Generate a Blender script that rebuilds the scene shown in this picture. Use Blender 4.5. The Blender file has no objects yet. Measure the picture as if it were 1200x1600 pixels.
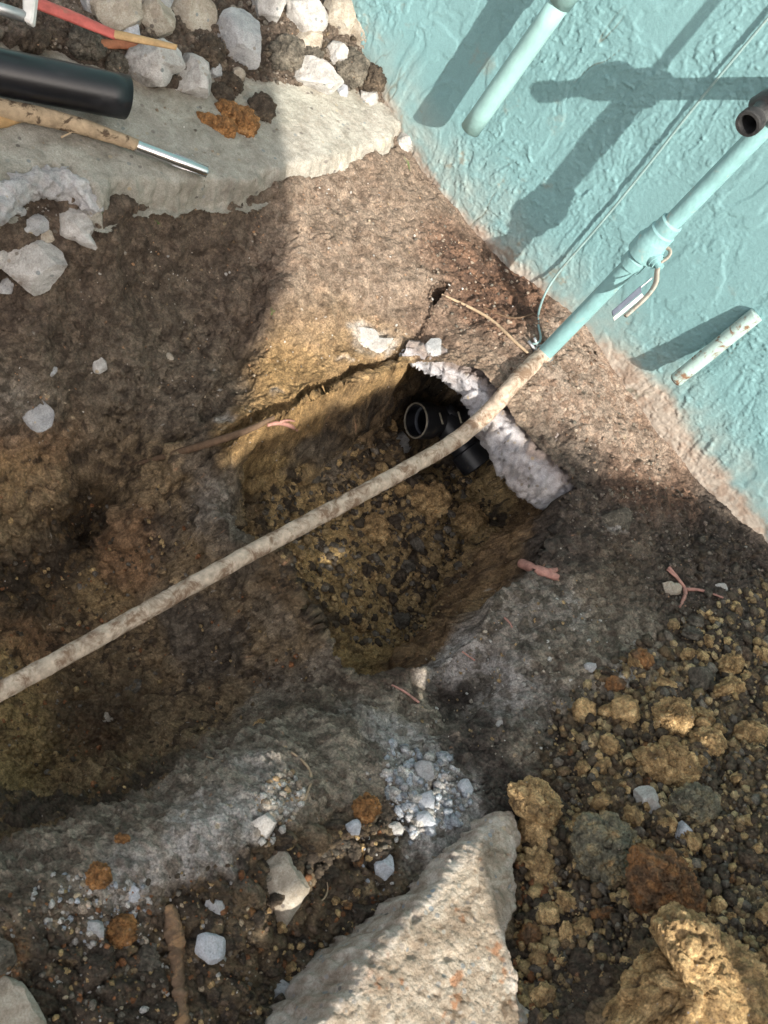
import bpy, bmesh, math, random
import numpy as np
from mathutils import Vector, Matrix

rng = np.random.RandomState(7)
random.seed(7)
scene = bpy.context.scene
C = scene.collection

# ------------------------------------------------------------------ camera
F = 1700.0                     # focal length in pixels of the 1200 x 1600 photograph
H = 0.86                       # eye height over the soil at the riser


def unit(v):
    v = np.array(v, float)
    return v / np.linalg.norm(v)


_up = -unit([-480 - 600, -(1920 - 800), -F])
_ray = lambda x, y: np.array([(x - 600) / F, -(y - 800) / F, -1.0])
_w = unit(np.cross(np.cross(_ray(640, 230), _ray(1200, 850)), _up))
if _w[0] > 0:
    _w = -_w
_X, _Z = -_w, _up
_Y = np.cross(_Z, _X)
R = np.array([_X, _Y, _Z])
EYE = np.array([0, 0, H])
WALL_Y = 1.29


def ray(x, y):
    return R @ _ray(x, y)


def atD(x, y, d):
    return R @ (_ray(x, y) * d) + EYE


def onZ(x, y, z):
    v = ray(x, y)
    return v * (z - H) / v[2] + EYE


def onY(x, y, yv):
    v = ray(x, y)
    return v * yv / v[1] + EYE


cam_d = bpy.data.cameras.new('camera')
cam = bpy.data.objects.new('camera', cam_d)
C.objects.link(cam)
M4 = Matrix([[*R[0], EYE[0]], [*R[1], EYE[1]], [*R[2], EYE[2]], [0, 0, 0, 1]])
cam.matrix_world = M4
cam_d.sensor_fit = 'VERTICAL'
cam_d.sensor_height = 36
cam_d.lens = 36 * F / 1600
cam_d.clip_start = 0.02
cam_d.clip_end = 300
cam_d.dof.use_dof = True
cam_d.dof.focus_distance = 1.42
cam_d.dof.aperture_fstop = 20
scene.camera = cam

# ------------------------------------------------------------------ light
SUNV = unit([-1.40, 1.0, -1.32])          # the way the light travels
world = bpy.data.worlds.new('World')
scene.world = world
world.use_nodes = True
wn = world.node_tree
bg = wn.nodes['Background']
sky = wn.nodes.new('ShaderNodeTexSky')
sky.sky_type = 'NISHITA'
sky.sun_disc = False
el = math.asin(-SUNV[2])
to_sun = -SUNV
sky.sun_elevation = el
sky.sun_rotation = math.atan2(to_sun[0], to_sun[1])
sky.dust_density = 2.5
sky.ozone_density = 0.6
hsv = wn.nodes.new('ShaderNodeHueSaturation')      # a hazy, half clouded sky: paler than a clear one
hsv.inputs['Saturation'].default_value = 0.42
wn.links.new(sky.outputs[0], hsv.inputs['Color'])
haze_tint = wn.nodes.new('ShaderNodeMix')
haze_tint.data_type = 'RGBA'
haze_tint.blend_type = 'MULTIPLY'
haze_tint.inputs[0].default_value = 1
haze_tint.inputs[7].default_value = (1.06, .98, .90, 1)
wn.links.new(hsv.outputs[0], haze_tint.inputs[6])
wn.links.new(haze_tint.outputs[2], bg.inputs[0])
bg.inputs[1].default_value = 0.15
sun_d = bpy.data.lights.new('sun', 'SUN')
sun_d.energy = 3.5
sun_d.angle = math.radians(0.5)
sun_d.color = (1.0, 0.93, 0.82)
sun = bpy.data.objects.new('sun', sun_d)
C.objects.link(sun)
sun.rotation_euler = Vector(to_sun).to_track_quat('Z', 'Y').to_euler()
scene.view_settings.view_transform = 'Standard'
scene.view_settings.look = 'None'
scene.view_settings.gamma = 1
scene.view_settings.exposure = 1.2

# ------------------------------------------------------------------ numpy noise
_perm = np.random.RandomState(3).permutation(256).astype(np.int32)
_perm = np.concatenate([_perm, _perm, _perm])
_grad = np.random.RandomState(4).normal(size=(256, 3)).astype(np.float32)
_grad /= np.linalg.norm(_grad, axis=1)[:, None]
_feat = np.random.RandomState(5).rand(256, 3).astype(np.float32)


def _h(ix, iy, iz):
    return _perm[_perm[_perm[ix & 255] + (iy & 255)] + (iz & 255)]


def perlin(P, freq, seed=0):
    p = (P * freq + seed * 17.31).astype(np.float32)
    i = np.floor(p).astype(np.int32)
    f = p - i
    u = f * f * f * (f * (f * 6 - 15) + 10)
    out = 0
    for dx in (0, 1):
        for dy in (0, 1):
            for dz in (0, 1):
                g = _grad[_h(i[:, 0] + dx, i[:, 1] + dy, i[:, 2] + dz)]
                d = g[:, 0] * (f[:, 0] - dx) + g[:, 1] * (f[:, 1] - dy) + g[:, 2] * (f[:, 2] - dz)
                w = (u[:, 0] if dx else 1 - u[:, 0]) * (u[:, 1] if dy else 1 - u[:, 1]) * (u[:, 2] if dz else 1 - u[:, 2])
                out = out + w * d
    return out * 1.5


def fbm(P, freq, octaves=4, gain=0.5, seed=0, ridged=False):
    a, s, out = 1.0, 0.0, 0
    for k in range(octaves):
        n = perlin(P, freq * 2.03 ** k, seed + k)
        if ridged:
            n = 1 - 2 * np.abs(n)
        out = out + a * n
        s += a
        a *= gain
    return out / s


def worley(P, freq, seed=0, jit=0.95):
    p = (P * freq + seed * 9.77).astype(np.float32)
    i = np.floor(p).astype(np.int32)
    f = p - i
    F1 = np.full(len(p), 9.0, np.float32)
    F2 = F1.copy()
    ID = np.zeros(len(p), np.int32)
    for dx in (-1, 0, 1):
        for dy in (-1, 0, 1):
            for dz in (-1, 0, 1):
                h = _h(i[:, 0] + dx, i[:, 1] + dy, i[:, 2] + dz)
                q = _feat[h] * jit
                d = (dx + q[:, 0] - f[:, 0]) ** 2 + (dy + q[:, 1] - f[:, 1]) ** 2 + (dz + q[:, 2] - f[:, 2]) ** 2
                m = d < F1
                F2 = np.where(m, F1, np.minimum(F2, d))
                ID = np.where(m, h, ID)
                F1 = np.minimum(F1, d)
    return np.sqrt(F1), np.sqrt(F2), ID


def sstep(a, b, x):
    t = np.clip((x - a) / (b - a), 0, 1)
    return t * t * (3 - 2 * t)


def poly_sd(P, poly):
    """signed distance to a polygon, positive inside"""
    poly = np.array(poly, np.float32)[:, :2]
    x, y = P[:, 0].astype(np.float32), P[:, 1].astype(np.float32)
    d = np.full(len(x), 1e9, np.float32)
    ins = np.zeros(len(x), bool)
    n = len(poly)
    for k in range(n):
        a, b = poly[k], poly[(k + 1) % n]
        e = b - a
        wx, wy = x - a[0], y - a[1]
        t = np.clip((wx * e[0] + wy * e[1]) / (e @ e + 1e-12), 0, 1)
        d = np.minimum(d, (wx - t * e[0]) ** 2 + (wy - t * e[1]) ** 2)
        c = (a[1] > y) != (b[1] > y)
        xi = (b[0] - a[0]) * (y - a[1]) / (b[1] - a[1] + 1e-12) + a[0]
        ins ^= c & (x < xi)
    return np.where(ins, 1, -1) * np.sqrt(d)


def path_dist(P, path):
    """distance to an open path"""
    path = np.array(path, np.float32)[:, :2]
    x, y = P[:, 0].astype(np.float32), P[:, 1].astype(np.float32)
    d = np.full(len(x), 1e9, np.float32)
    for a, b in zip(path[:-1], path[1:]):
        e = b - a
        wx, wy = x - a[0], y - a[1]
        t = np.clip((wx * e[0] + wy * e[1]) / (e @ e + 1e-12), 0, 1)
        d = np.minimum(d, (wx - t * e[0]) ** 2 + (wy - t * e[1]) ** 2)
    return np.sqrt(d)


# ------------------------------------------------------------------ mesh helpers
def mesh_np(name, V, Fq, col=None, smooth=True):
    """V (n,3), Fq (m,3|4) -> mesh"""
    me = bpy.data.meshes.new(name)
    V = np.ascontiguousarray(V, np.float32)
    Fq = np.ascontiguousarray(Fq, np.int32)
    k = Fq.shape[1]
    me.vertices.add(len(V))
    me.vertices.foreach_set('co', V.ravel())
    me.loops.add(Fq.size)
    me.loops.foreach_set('vertex_index', Fq.ravel())
    me.polygons.add(len(Fq))
    me.polygons.foreach_set('loop_start', np.arange(0, Fq.size, k, dtype=np.int32))
    me.update(calc_edges=True)
    if smooth:
        me.polygons.foreach_set('use_smooth', np.ones(len(Fq), bool))
    if col is not None:
        a = me.color_attributes.new('Col', 'FLOAT_COLOR', 'POINT')
        c = np.ones((len(V), 4), np.float32)
        c[:, :3] = col
        a.data.foreach_set('color', c.ravel())
    me.validate()
    return me


def link(name, me, mat=None, parent=None, label=None, cat=None, group=None, kind=None, loc=None):
    o = bpy.data.objects.new(name, me)
    C.objects.link(o)
    if mat is not None and me is not None:
        if len(me.materials) == 0:
            me.materials.append(mat)
    if parent is not None:
        o.parent = parent
    if loc is not None:
        o.location = loc
    for k, v in (('label', label), ('category', cat), ('group', group), ('kind', kind)):
        if v:
            o[k] = v
    return o


def empty(name, loc, label, cat, group=None):
    o = link(name, None, label=label, cat=cat, group=group)
    o.location = loc
    o.empty_display_size = 0.02
    bpy.context.view_layer.update()
    return o


def grid_faces(nx, ny):
    a = np.arange(nx * ny).reshape(ny, nx)
    return np.stack([a[:-1, :-1], a[:-1, 1:], a[1:, 1:], a[1:, :-1]], -1).reshape(-1, 4)


def frames(path):
    path = np.array(path, float)
    T = np.gradient(path, axis=0)
    T /= np.linalg.norm(T, axis=1)[:, None]
    n = np.cross(T[0], [0.3, 0.2, 0.9])
    n /= np.linalg.norm(n)
    N = [n]
    for t in T[1:]:
        n = N[-1] - t * (N[-1] @ t)
        N.append(n / np.linalg.norm(n))
    N = np.array(N)
    return T, N, np.cross(T, N)


def resample(path, step):
    path = np.array(path, float)
    s = np.r_[0, np.cumsum(np.linalg.norm(np.diff(path[:, :3], axis=0), axis=1))]
    n = max(2, int(s[-1] / step) + 1)
    t = np.linspace(0, s[-1], n)
    return np.stack([np.interp(t, s, path[:, k]) for k in range(path.shape[1])], 1)


def smooth_path(path, it=2):
    """Chaikin corner cutting; columns beyond xyz (radii) ride along"""
    p = np.array(path, float)
    for _ in range(it):
        q = np.repeat(p, 2, axis=0)
        a = p[:-1] * .75 + p[1:] * .25
        b = p[:-1] * .25 + p[1:] * .75
        mid = np.stack([a, b], 1).reshape(-1, p.shape[1])
        p = np.vstack([p[:1], mid, p[-1:]])
    return p


def tube(path, rad=None, n=20, step=None, noise=0.0, nf=60, seed=0, caps=True, open_r=None, flat=1.0):
    """closed tube along a path of (x,y,z[,r]); open_r gives an open pipe with an inner wall"""
    p = np.array(path, float)
    if p.shape[1] == 3:
        p = np.c_[p, np.full(len(p), rad)]
    if step:
        p = resample(p, step)
    T, N, B = frames(p[:, :3])
    a = np.linspace(0, 2 * np.pi, n, endpoint=False)
    ring = N[:, None] * np.cos(a)[None, :, None] + B[:, None] * np.sin(a)[None, :, None] * flat
    V = p[:, None, :3] + ring * p[:, 3][:, None, None]
    m = len(p)
    if noise:
        Vn = V.reshape(-1, 3)
        d = fbm(Vn, nf, 4, .55, seed) * noise
        V = V + ring * d.reshape(m, n, 1)
    V = V.reshape(-1, 3)
    fs = []
    for i in range(m - 1):
        for j in range(n):
            k = (j + 1) % n
            fs.append((i * n + j, i * n + k, (i + 1) * n + k, (i + 1) * n + j))
    V = list(V)
    if open_r is not None:
        # inner wall from both ends
        base = len(V)
        for i in range(m):
            rr = p[i, 3] * open_r
            V += list(p[i, :3] + ring[i] * rr)
        for i in range(m - 1):
            for j in range(n):
                k = (j + 1) % n
                fs.append((base + i * n + k, base + i * n + j, base + (i + 1) * n + j, base + (i + 1) * n + k))
        for i in (0, m - 1):
            for j in range(n):
                k = (j + 1) % n
                f = (i * n + j, i * n + k, base + i * n + k, base + i * n + j)
                fs.append(f if i else f[::-1])
    elif caps:
        c0 = len(V)
        V.append(p[0, :3] - T[0] * p[0, 3] * .05)
        c1 = len(V)
        V.append(p[-1, :3] + T[-1] * p[-1, 3] * .05)
        for j in range(n):
            k = (j + 1) % n
            fs.append((c0, k, j, j)[:3] + (j,))
            fs.append((c1, (m - 1) * n + j, (m - 1) * n + k, (m - 1) * n + k))
    me = bpy.data.meshes.new('tube')
    me.from_pydata([tuple(v) for v in V], [], [tuple(dict.fromkeys(f)) for f in fs])
    me.update()
    me.polygons.foreach_set('use_smooth', [True] * len(me.polygons))
    return me


def sharpen(me, ang=40):
    bm = bmesh.new()
    bm.from_mesh(me)
    bm.normal_update()
    for e in bm.edges:
        if len(e.link_faces) == 2 and e.calc_face_angle(0) > math.radians(ang):
            e.smooth = False
    bm.to_mesh(me)
    bm.free()
    return me


def lathe(c, axis, prof, n=28, inner=None):
    """surface of revolution: prof = [(distance along axis, radius)...]"""
    axis = unit(axis)
    u = unit(np.cross(axis, [0.21, 0.34, 0.9]))
    v = np.cross(axis, u)
    a = np.linspace(0, 2 * np.pi, n, endpoint=False)
    V, fs = [], []
    for t, r in prof:
        for x in a:
            V.append(np.array(c) + axis * t + (u * math.cos(x) + v * math.sin(x)) * r)
    for i in range(len(prof) - 1):
        for j in range(n):
            k = (j + 1) % n
            fs.append((i * n + j, i * n + k, (i + 1) * n + k, (i + 1) * n + j))
    me = bpy.data.meshes.new('lathe')
    me.from_pydata([tuple(q) for q in V], [], fs)
    me.update()
    me.polygons.foreach_set('use_smooth', [True] * len(me.polygons))
    return sharpen(me, 35)


def join(meshes, name='mesh'):
    bm = bmesh.new()
    for me in meshes:
        bm.from_mesh(me)
    out = bpy.data.meshes.new(name)
    bm.to_mesh(out)
    bm.free()
    return out


# ------------------------------------------------------------------ materials
def nd(nt, t, **kw):
    n = nt.nodes.new(t)
    for k, v in kw.items():
        if k.startswith('i_'):
            n.inputs[k[2:].replace('_', ' ')].default_value = v
        else:
            setattr(n, k, v)
    return n


def new_mat(name, rough=0.85, spec=0.25):
    m = bpy.data.materials.new(name)
    m.use_nodes = True
    nt = m.node_tree
    b = nt.nodes['Principled BSDF']
    b.inputs['Roughness'].default_value = rough
    b.inputs['Specular IOR Level'].default_value = spec
    return m, nt, b


def coord(nt, obj=True):
    t = nt.nodes.new('ShaderNodeTexCoord')
    return t.outputs['Object' if obj else 'Generated']


def noise_n(nt, vec, scale, detail=6, rough=.6, dist=0):
    n = nt.nodes.new('ShaderNodeTexNoise')
    n.inputs['Scale'].default_value = scale
    n.inputs['Detail'].default_value = detail
    n.inputs['Roughness'].default_value = rough
    n.inputs['Distortion'].default_value = dist
    nt.links.new(vec, n.inputs['Vector'])
    return n.outputs[0]


def ramp(nt, src, stops, interp='LINEAR'):
    r = nt.nodes.new('ShaderNodeValToRGB')
    r.color_ramp.interpolation = interp
    e = r.color_ramp.elements
    while len(e) < len(stops):
        e.new(0.5)
    for k, (p, c) in enumerate(stops):
        e[k].position = p
        e[k].color = (*c, 1) if len(c) == 3 else c
    nt.links.new(src, r.inputs[0])
    return r.outputs[0]


def mixc(nt, fac, a, b, mode='MIX'):
    m = nt.nodes.new('ShaderNodeMix')
    m.data_type = 'RGBA'
    m.blend_type = mode
    m.clamp_factor = True
    for k, s in ((0, fac), (6, a), (7, b)):
        if hasattr(s, 'links') or hasattr(s, 'is_output'):
            nt.links.new(s, m.inputs[k])
        else:
            m.inputs[k].default_value = (*s, 1) if isinstance(s, tuple) else s
    return m.outputs[2]


def bump(nt, b, h, strength, dist, prev=None):
    n = nt.nodes.new('ShaderNodeBump')
    n.inputs['Strength'].default_value = strength
    n.inputs['Distance'].default_value = dist
    nt.links.new(h, n.inputs['Height'])
    if prev is not None:
        nt.links.new(prev, n.inputs['Normal'])
    nt.links.new(n.outputs[0], b.inputs['Normal'])
    return n.outputs[0]


def soil_mat(name, attr=True, tint=None):
    """soil: colour of the ground itself (attribute or a two-colour mix) broken up by grain and grit"""
    m, nt, b = new_mat(name, .82, .3)
    v = coord(nt)
    if attr:
        a = nd(nt, 'ShaderNodeVertexColor', layer_name='Col')
        base = a.outputs[0]
    else:
        base = ramp(nt, noise_n(nt, v, 55, 5, .65, .6), tint)
    g = noise_n(nt, v, 420, 8, .75)
    c = mixc(nt, 1.0, base, ramp(nt, g, [(.34, (.48, .46, .43)), (.5, (1, 1, 1)), (.66, (1.6, 1.56, 1.5))]), 'MULTIPLY')
    c = mixc(nt, 1.0, c, ramp(nt, noise_n(nt, v, 75, 7, .72, .3), [(.34, (.6, .58, .55)), (.5, (1, 1, 1)), (.66, (1.45, 1.42, 1.38))]), 'MULTIPLY')
    vo = nd(nt, 'ShaderNodeTexVoronoi')
    vo.inputs['Scale'].default_value = 260
    nt.links.new(v, vo.inputs['Vector'])
    sp = nd(nt, 'ShaderNodeSeparateColor')
    nt.links.new(vo.outputs['Color'], sp.inputs[0])
    pick = ramp(nt, sp.outputs[0], [(.975, (0, 0, 0)), (.985, (1, 1, 1))])
    near = ramp(nt, vo.outputs['Distance'], [(.22, (1, 1, 1)), (.34, (0, 0, 0))])
    grit = mixc(nt, 1.0, pick, near, 'MULTIPLY')
    c = mixc(nt, grit, c, ramp(nt, sp.outputs[1], [(0, (.45, .42, .38)), (.5, (.32, .25, .18)), (.8, (.4, .22, .12)), (1, (.5, .5, .5))]))
    nt.links.new(c, b.inputs['Base Color'])
    rr = ramp(nt, noise_n(nt, v, 25, 4), [(.35, (.6, .6, .6)), (.6, (.95, .95, .95))])
    nt.links.new(rr, b.inputs['Roughness'])
    vb = nd(nt, 'ShaderNodeTexVoronoi')
    vb.inputs['Scale'].default_value = 210
    vb.inputs['Detail'].default_value = 1
    vb.inputs['Roughness'].default_value = .7
    nt.links.new(v, vb.inputs['Vector'])
    inv = ramp(nt, vb.outputs['Distance'], [(0, (1, 1, 1)), (.75, (0, 0, 0))])
    n0 = bump(nt, b, inv, .9, .0045)
    n1 = bump(nt, b, g, 1.0, .0034, n0)
    bump(nt, b, noise_n(nt, v, 1300, 4, .7), .8, .0010, n1)
    return m


def concrete_mat(name, cols, dirt=(.16, .11, .07), dirt_amt=.5, stones=.5, rough=.88, attr=False):
    m, nt, b = new_mat(name, rough, .3)
    v = coord(nt)
    base = ramp(nt, noise_n(nt, v, 40, 8, .7, .4), [(.3, cols[0]), (.5, cols[1]), (.72, cols[2])])
    fine = noise_n(nt, v, 600, 6, .7)
    base = mixc(nt, 1.0, base, ramp(nt, fine, [(.3, (.66, .65, .63)), (.55, (1, 1, 1)), (.75, (1.18, 1.18, 1.18))]), 'MULTIPLY')
    vo = nd(nt, 'ShaderNodeTexVoronoi')
    vo.inputs['Scale'].default_value = 130
    nt.links.new(v, vo.inputs['Vector'])
    sp = nd(nt, 'ShaderNodeSeparateColor')
    nt.links.new(vo.outputs['Color'], sp.inputs[0])
    pk = mixc(nt, 1.0, ramp(nt, sp.outputs[0], [(1 - .35 * stones, (0, 0, 0)), (1.01 - .35 * stones, (1, 1, 1))]),
              ramp(nt, vo.outputs['Distance'], [(.28, (1, 1, 1)), (.36, (0, 0, 0))]), 'MULTIPLY')
    base = mixc(nt, pk, base, ramp(nt, sp.outputs[1], [(0, (.16, .15, .14)), (.4, (.42, .38, .33)), (.7, (.24, .27, .28)), (1, (.5, .42, .3))]))
    dm = ramp(nt, noise_n(nt, v, 18, 9, .78, .8), [(.56 - .2 * dirt_amt, (0, 0, 0)), (.84 - .2 * dirt_amt, (1, 1, 1))])
    base = mixc(nt, dm, base, mixc(nt, .45, base, dirt))
    if attr:
        a = nd(nt, 'ShaderNodeVertexColor', layer_name='Col')
        base = mixc(nt, 1.0, base, a.outputs[0], 'MULTIPLY')
    nt.links.new(base, b.inputs['Base Color'])
    n1 = bump(nt, b, fine, .8, .0018)
    bump(nt, b, noise_n(nt, v, 170, 6, .7), .8, .004, n1)
    return m


SOIL = soil_mat('soil')
CONC_WHITE = concrete_mat('broken_concrete_pale', [(.28, .27, .255), (.52, .515, .5), (.72, .715, .7)], dirt_amt=.8, stones=.45)
CONC_TAN = concrete_mat('broken_concrete_tan', [(.24, .2, .15), (.46, .42, .35), (.62, .59, .52)], dirt_amt=.9, stones=.5)
CONC_GREY = concrete_mat('broken_concrete_grey', [(.26, .27, .28), (.42, .43, .44), (.56, .57, .58)], dirt_amt=.4, stones=.4)
CONC_BLUE = concrete_mat('broken_concrete_bluish', [(.36, .39, .43), (.52, .55, .6), (.66, .69, .73)], dirt_amt=.15, stones=.2)
SLAB = concrete_mat('slab_concrete', [(.28, .26, .225), (.44, .42, .37), (.6, .575, .52)], dirt_amt=.5, stones=.55, attr=True)
CHUNK = concrete_mat('spoil_concrete', [(.19, .145, .10), (.42, .355, .28), (.68, .62, .53)], dirt=(.14, .08, .04), dirt_amt=.7, stones=1.0, attr=True)
FOOT = concrete_mat('footing_concrete', [(.28, .28, .3), (.5, .5, .535), (.74, .74, .75)], dirt=(.24, .17, .12), dirt_amt=.7, stones=.5, attr=True)
CLOD_OCHRE = soil_mat('ochre_clod', False, [(.3, (.13, .09, .052)), (.48, (.40, .27, .13)), (.66, (.64, .47, .25))])
CLOD_DARK = soil_mat('dark_clod', False, [(.3, (.035, .028, .022)), (.55, (.10, .078, .057)), (.75, (.19, .15, .11))])
CLOD_GREY = soil_mat('grey_clod', False, [(.3, (.06, .055, .045)), (.55, (.15, .135, .11)), (.75, (.24, .22, .18))])
CLOD_RUST = soil_mat('rusty_clod', False, [(.25, (.06, .045, .03)), (.45, (.17, .105, .06)), (.6, (.30, .15, .06)), (.75, (.14, .125, .09))])
CLOD_ORANGE = soil_mat('orange_clay', False, [(.3, (.10, .06, .03)), (.5, (.30, .15, .055)), (.7, (.46, .28, .13))])
CLOD_GREEN = soil_mat('green_grey_clod', False, [(.3, (.08, .07, .05)), (.45, (.19, .185, .14)), (.58, (.28, .24, .15)), (.7, (.40, .24, .1))])


def simple(name, col, rough=.5, metal=0.0, var=.25, sc=60, bmp=.0006, spec=.5, dirt=None, dirt_lo=.55, dirt_hi=.7, dsc=30):
    m, nt, b = new_mat(name, rough, spec)
    v = coord(nt)
    n = noise_n(nt, v, sc, 6, .65)
    lo = tuple(c * (1 - var) for c in col)
    hi = tuple(min(1, c * (1 + var)) for c in col)
    c = ramp(nt, n, [(.3, lo), (.7, hi)])
    b.inputs['Metallic'].default_value = metal
    if dirt:
        dm = ramp(nt, noise_n(nt, v, dsc, 7, .7, .5), [(dirt_lo, (0, 0, 0)), (dirt_hi, (1, 1, 1))])
        c = mixc(nt, dm, c, dirt)
        rr = ramp(nt, dm, [(0, (rough,) * 3), (1, (.9,) * 3)])
        nt.links.new(rr, b.inputs['Roughness'])
        if metal:
            mm = ramp(nt, dm, [(0, (metal,) * 3), (1, (0, 0, 0))])
            nt.links.new(mm, b.inputs['Metallic'])
    nt.links.new(c, b.inputs['Base Color'])
    if bmp:
        bump(nt, b, noise_n(nt, v, sc * 6, 5, .65), .8, bmp)
    return m


TEAL = (.25, .49, .47)
PAINT = simple('teal_pipe_paint', (.2, .37, .385), .5, 0, .14, 40, .0012, .35, dirt=(.36, .36, .3), dirt_lo=.58, dirt_hi=.75, dsc=60)
PAINT_PALE = simple('pale_pipe_paint', (.24, .405, .40), .5, 0, .12, 30, .0008, .35, dirt=(.3, .4, .36), dirt_lo=.66, dirt_hi=.8)
PAINT_WORN = simple('worn_pipe_paint', (.32, .44, .42), .6, 0, .12, 50, .001, .35, dirt=(.17, .1, .06), dirt_lo=.52, dirt_hi=.6, dsc=42)
DIRTY_PIPE = simple('dirt_crusted_pipe', (.52, .43, .34), .82, 0, .35, 120, .0028, .25, dirt=(.23, .155, .105), dirt_lo=.47, dirt_hi=.6, dsc=48)
ABS = simple('black_plastic', (.006, .0065, .009), .3, 0, .3, 30, .0001, .6, dirt=(.02, .021, .026), dirt_lo=.5, dirt_hi=.85, dsc=14)
ABS_DIRTY = simple('muddy_black_plastic', (.016, .017, .02), .4, 0, .3, 30, .0004, .5, dirt=(.1, .08, .055), dirt_lo=.6, dirt_hi=.72, dsc=60)
GLUE = simple('grey_mud_edge', (.3, .27, .21), .9, 0, .4, 200, .001)
BRASS = simple('dark_weathered_brass', (.035, .036, .038), .45, .3, .4, 90, .0008, .5, dirt=(.085, .085, .083), dirt_lo=.5, dirt_hi=.75)
STEEL = simple('bright_steel', (.62, .62, .64), .22, 1, .12, 40, .0002, .5, dirt=(.2, .16, .12), dirt_lo=.68, dirt_hi=.8)
MUDWOOD = simple('mud_coated_shaft', (.33, .25, .165), .85, 0, .4, 60, .0024, .2, dirt=(.09, .062, .042), dirt_lo=.53, dirt_hi=.57, dsc=30)
RED = simple('faded_red_paint', (.42, .1, .085), .6, 0, .3, 60, .0006, .3, dirt=(.2, .15, .11), dirt_lo=.55, dirt_hi=.66)
REDWOOD = simple('red_brown_wood', (.32, .13, .07), .75, 0, .35, 90, .001, .2)
TANWOOD = simple('tan_wood', (.42, .28, .14), .75, 0, .3, 90, .001, .2)
WHITEP = simple('white_plastic', (.6, .6, .58), .5, 0, .15, 60, .0003)
GALV = simple('grey_metal', (.42, .43, .44), .4, .8, .2, 60, .0003, .5)
PINKROOT = simple('pink_root', (.36, .19, .155), .65, 0, .35, 120, .0006, .35, dirt=(.13, .09, .07), dirt_lo=.6, dirt_hi=.7)
BROWNROOT = simple('brown_root', (.13, .085, .055), .8, 0, .35, 120, .001, .2)
PALEROOT = simple('pale_twig', (.36, .27, .18), .8, 0, .3, 120, .0006, .2)
BARKSTICK = simple('bark_stick', (.17, .115, .075), .85, 0, .5, 90, .003, .2, dirt=(.32, .2, .11), dirt_lo=.5, dirt_hi=.58, dsc=60)
SLATE = simple('slate_blue_grip', (.075, .09, .125), .5, 0, .2, 90, .0005, .4)
TANGRIP = simple('tan_worn_metal', (.30, .275, .235), .6, .2, .3, 90, .0006, .4, dirt=(.3, .45, .42), dirt_lo=.6, dirt_hi=.7)
WIREM = simple('painted_wire', (.2, .3, .3), .5, 0, .2, 60, .0002, .4, dirt=(.25, .2, .15), dirt_lo=.6, dirt_hi=.75)
GRASS = simple('grass_blade', (.09, .2, .035), .6, 0, .3, 60, 0, .3)
SHADE_BOARD = simple('shade_board_brown', (.3, .22, .14), .8, 0, .3, 12, .0006, .2)  # surface of the added board that blocks the sun

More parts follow.
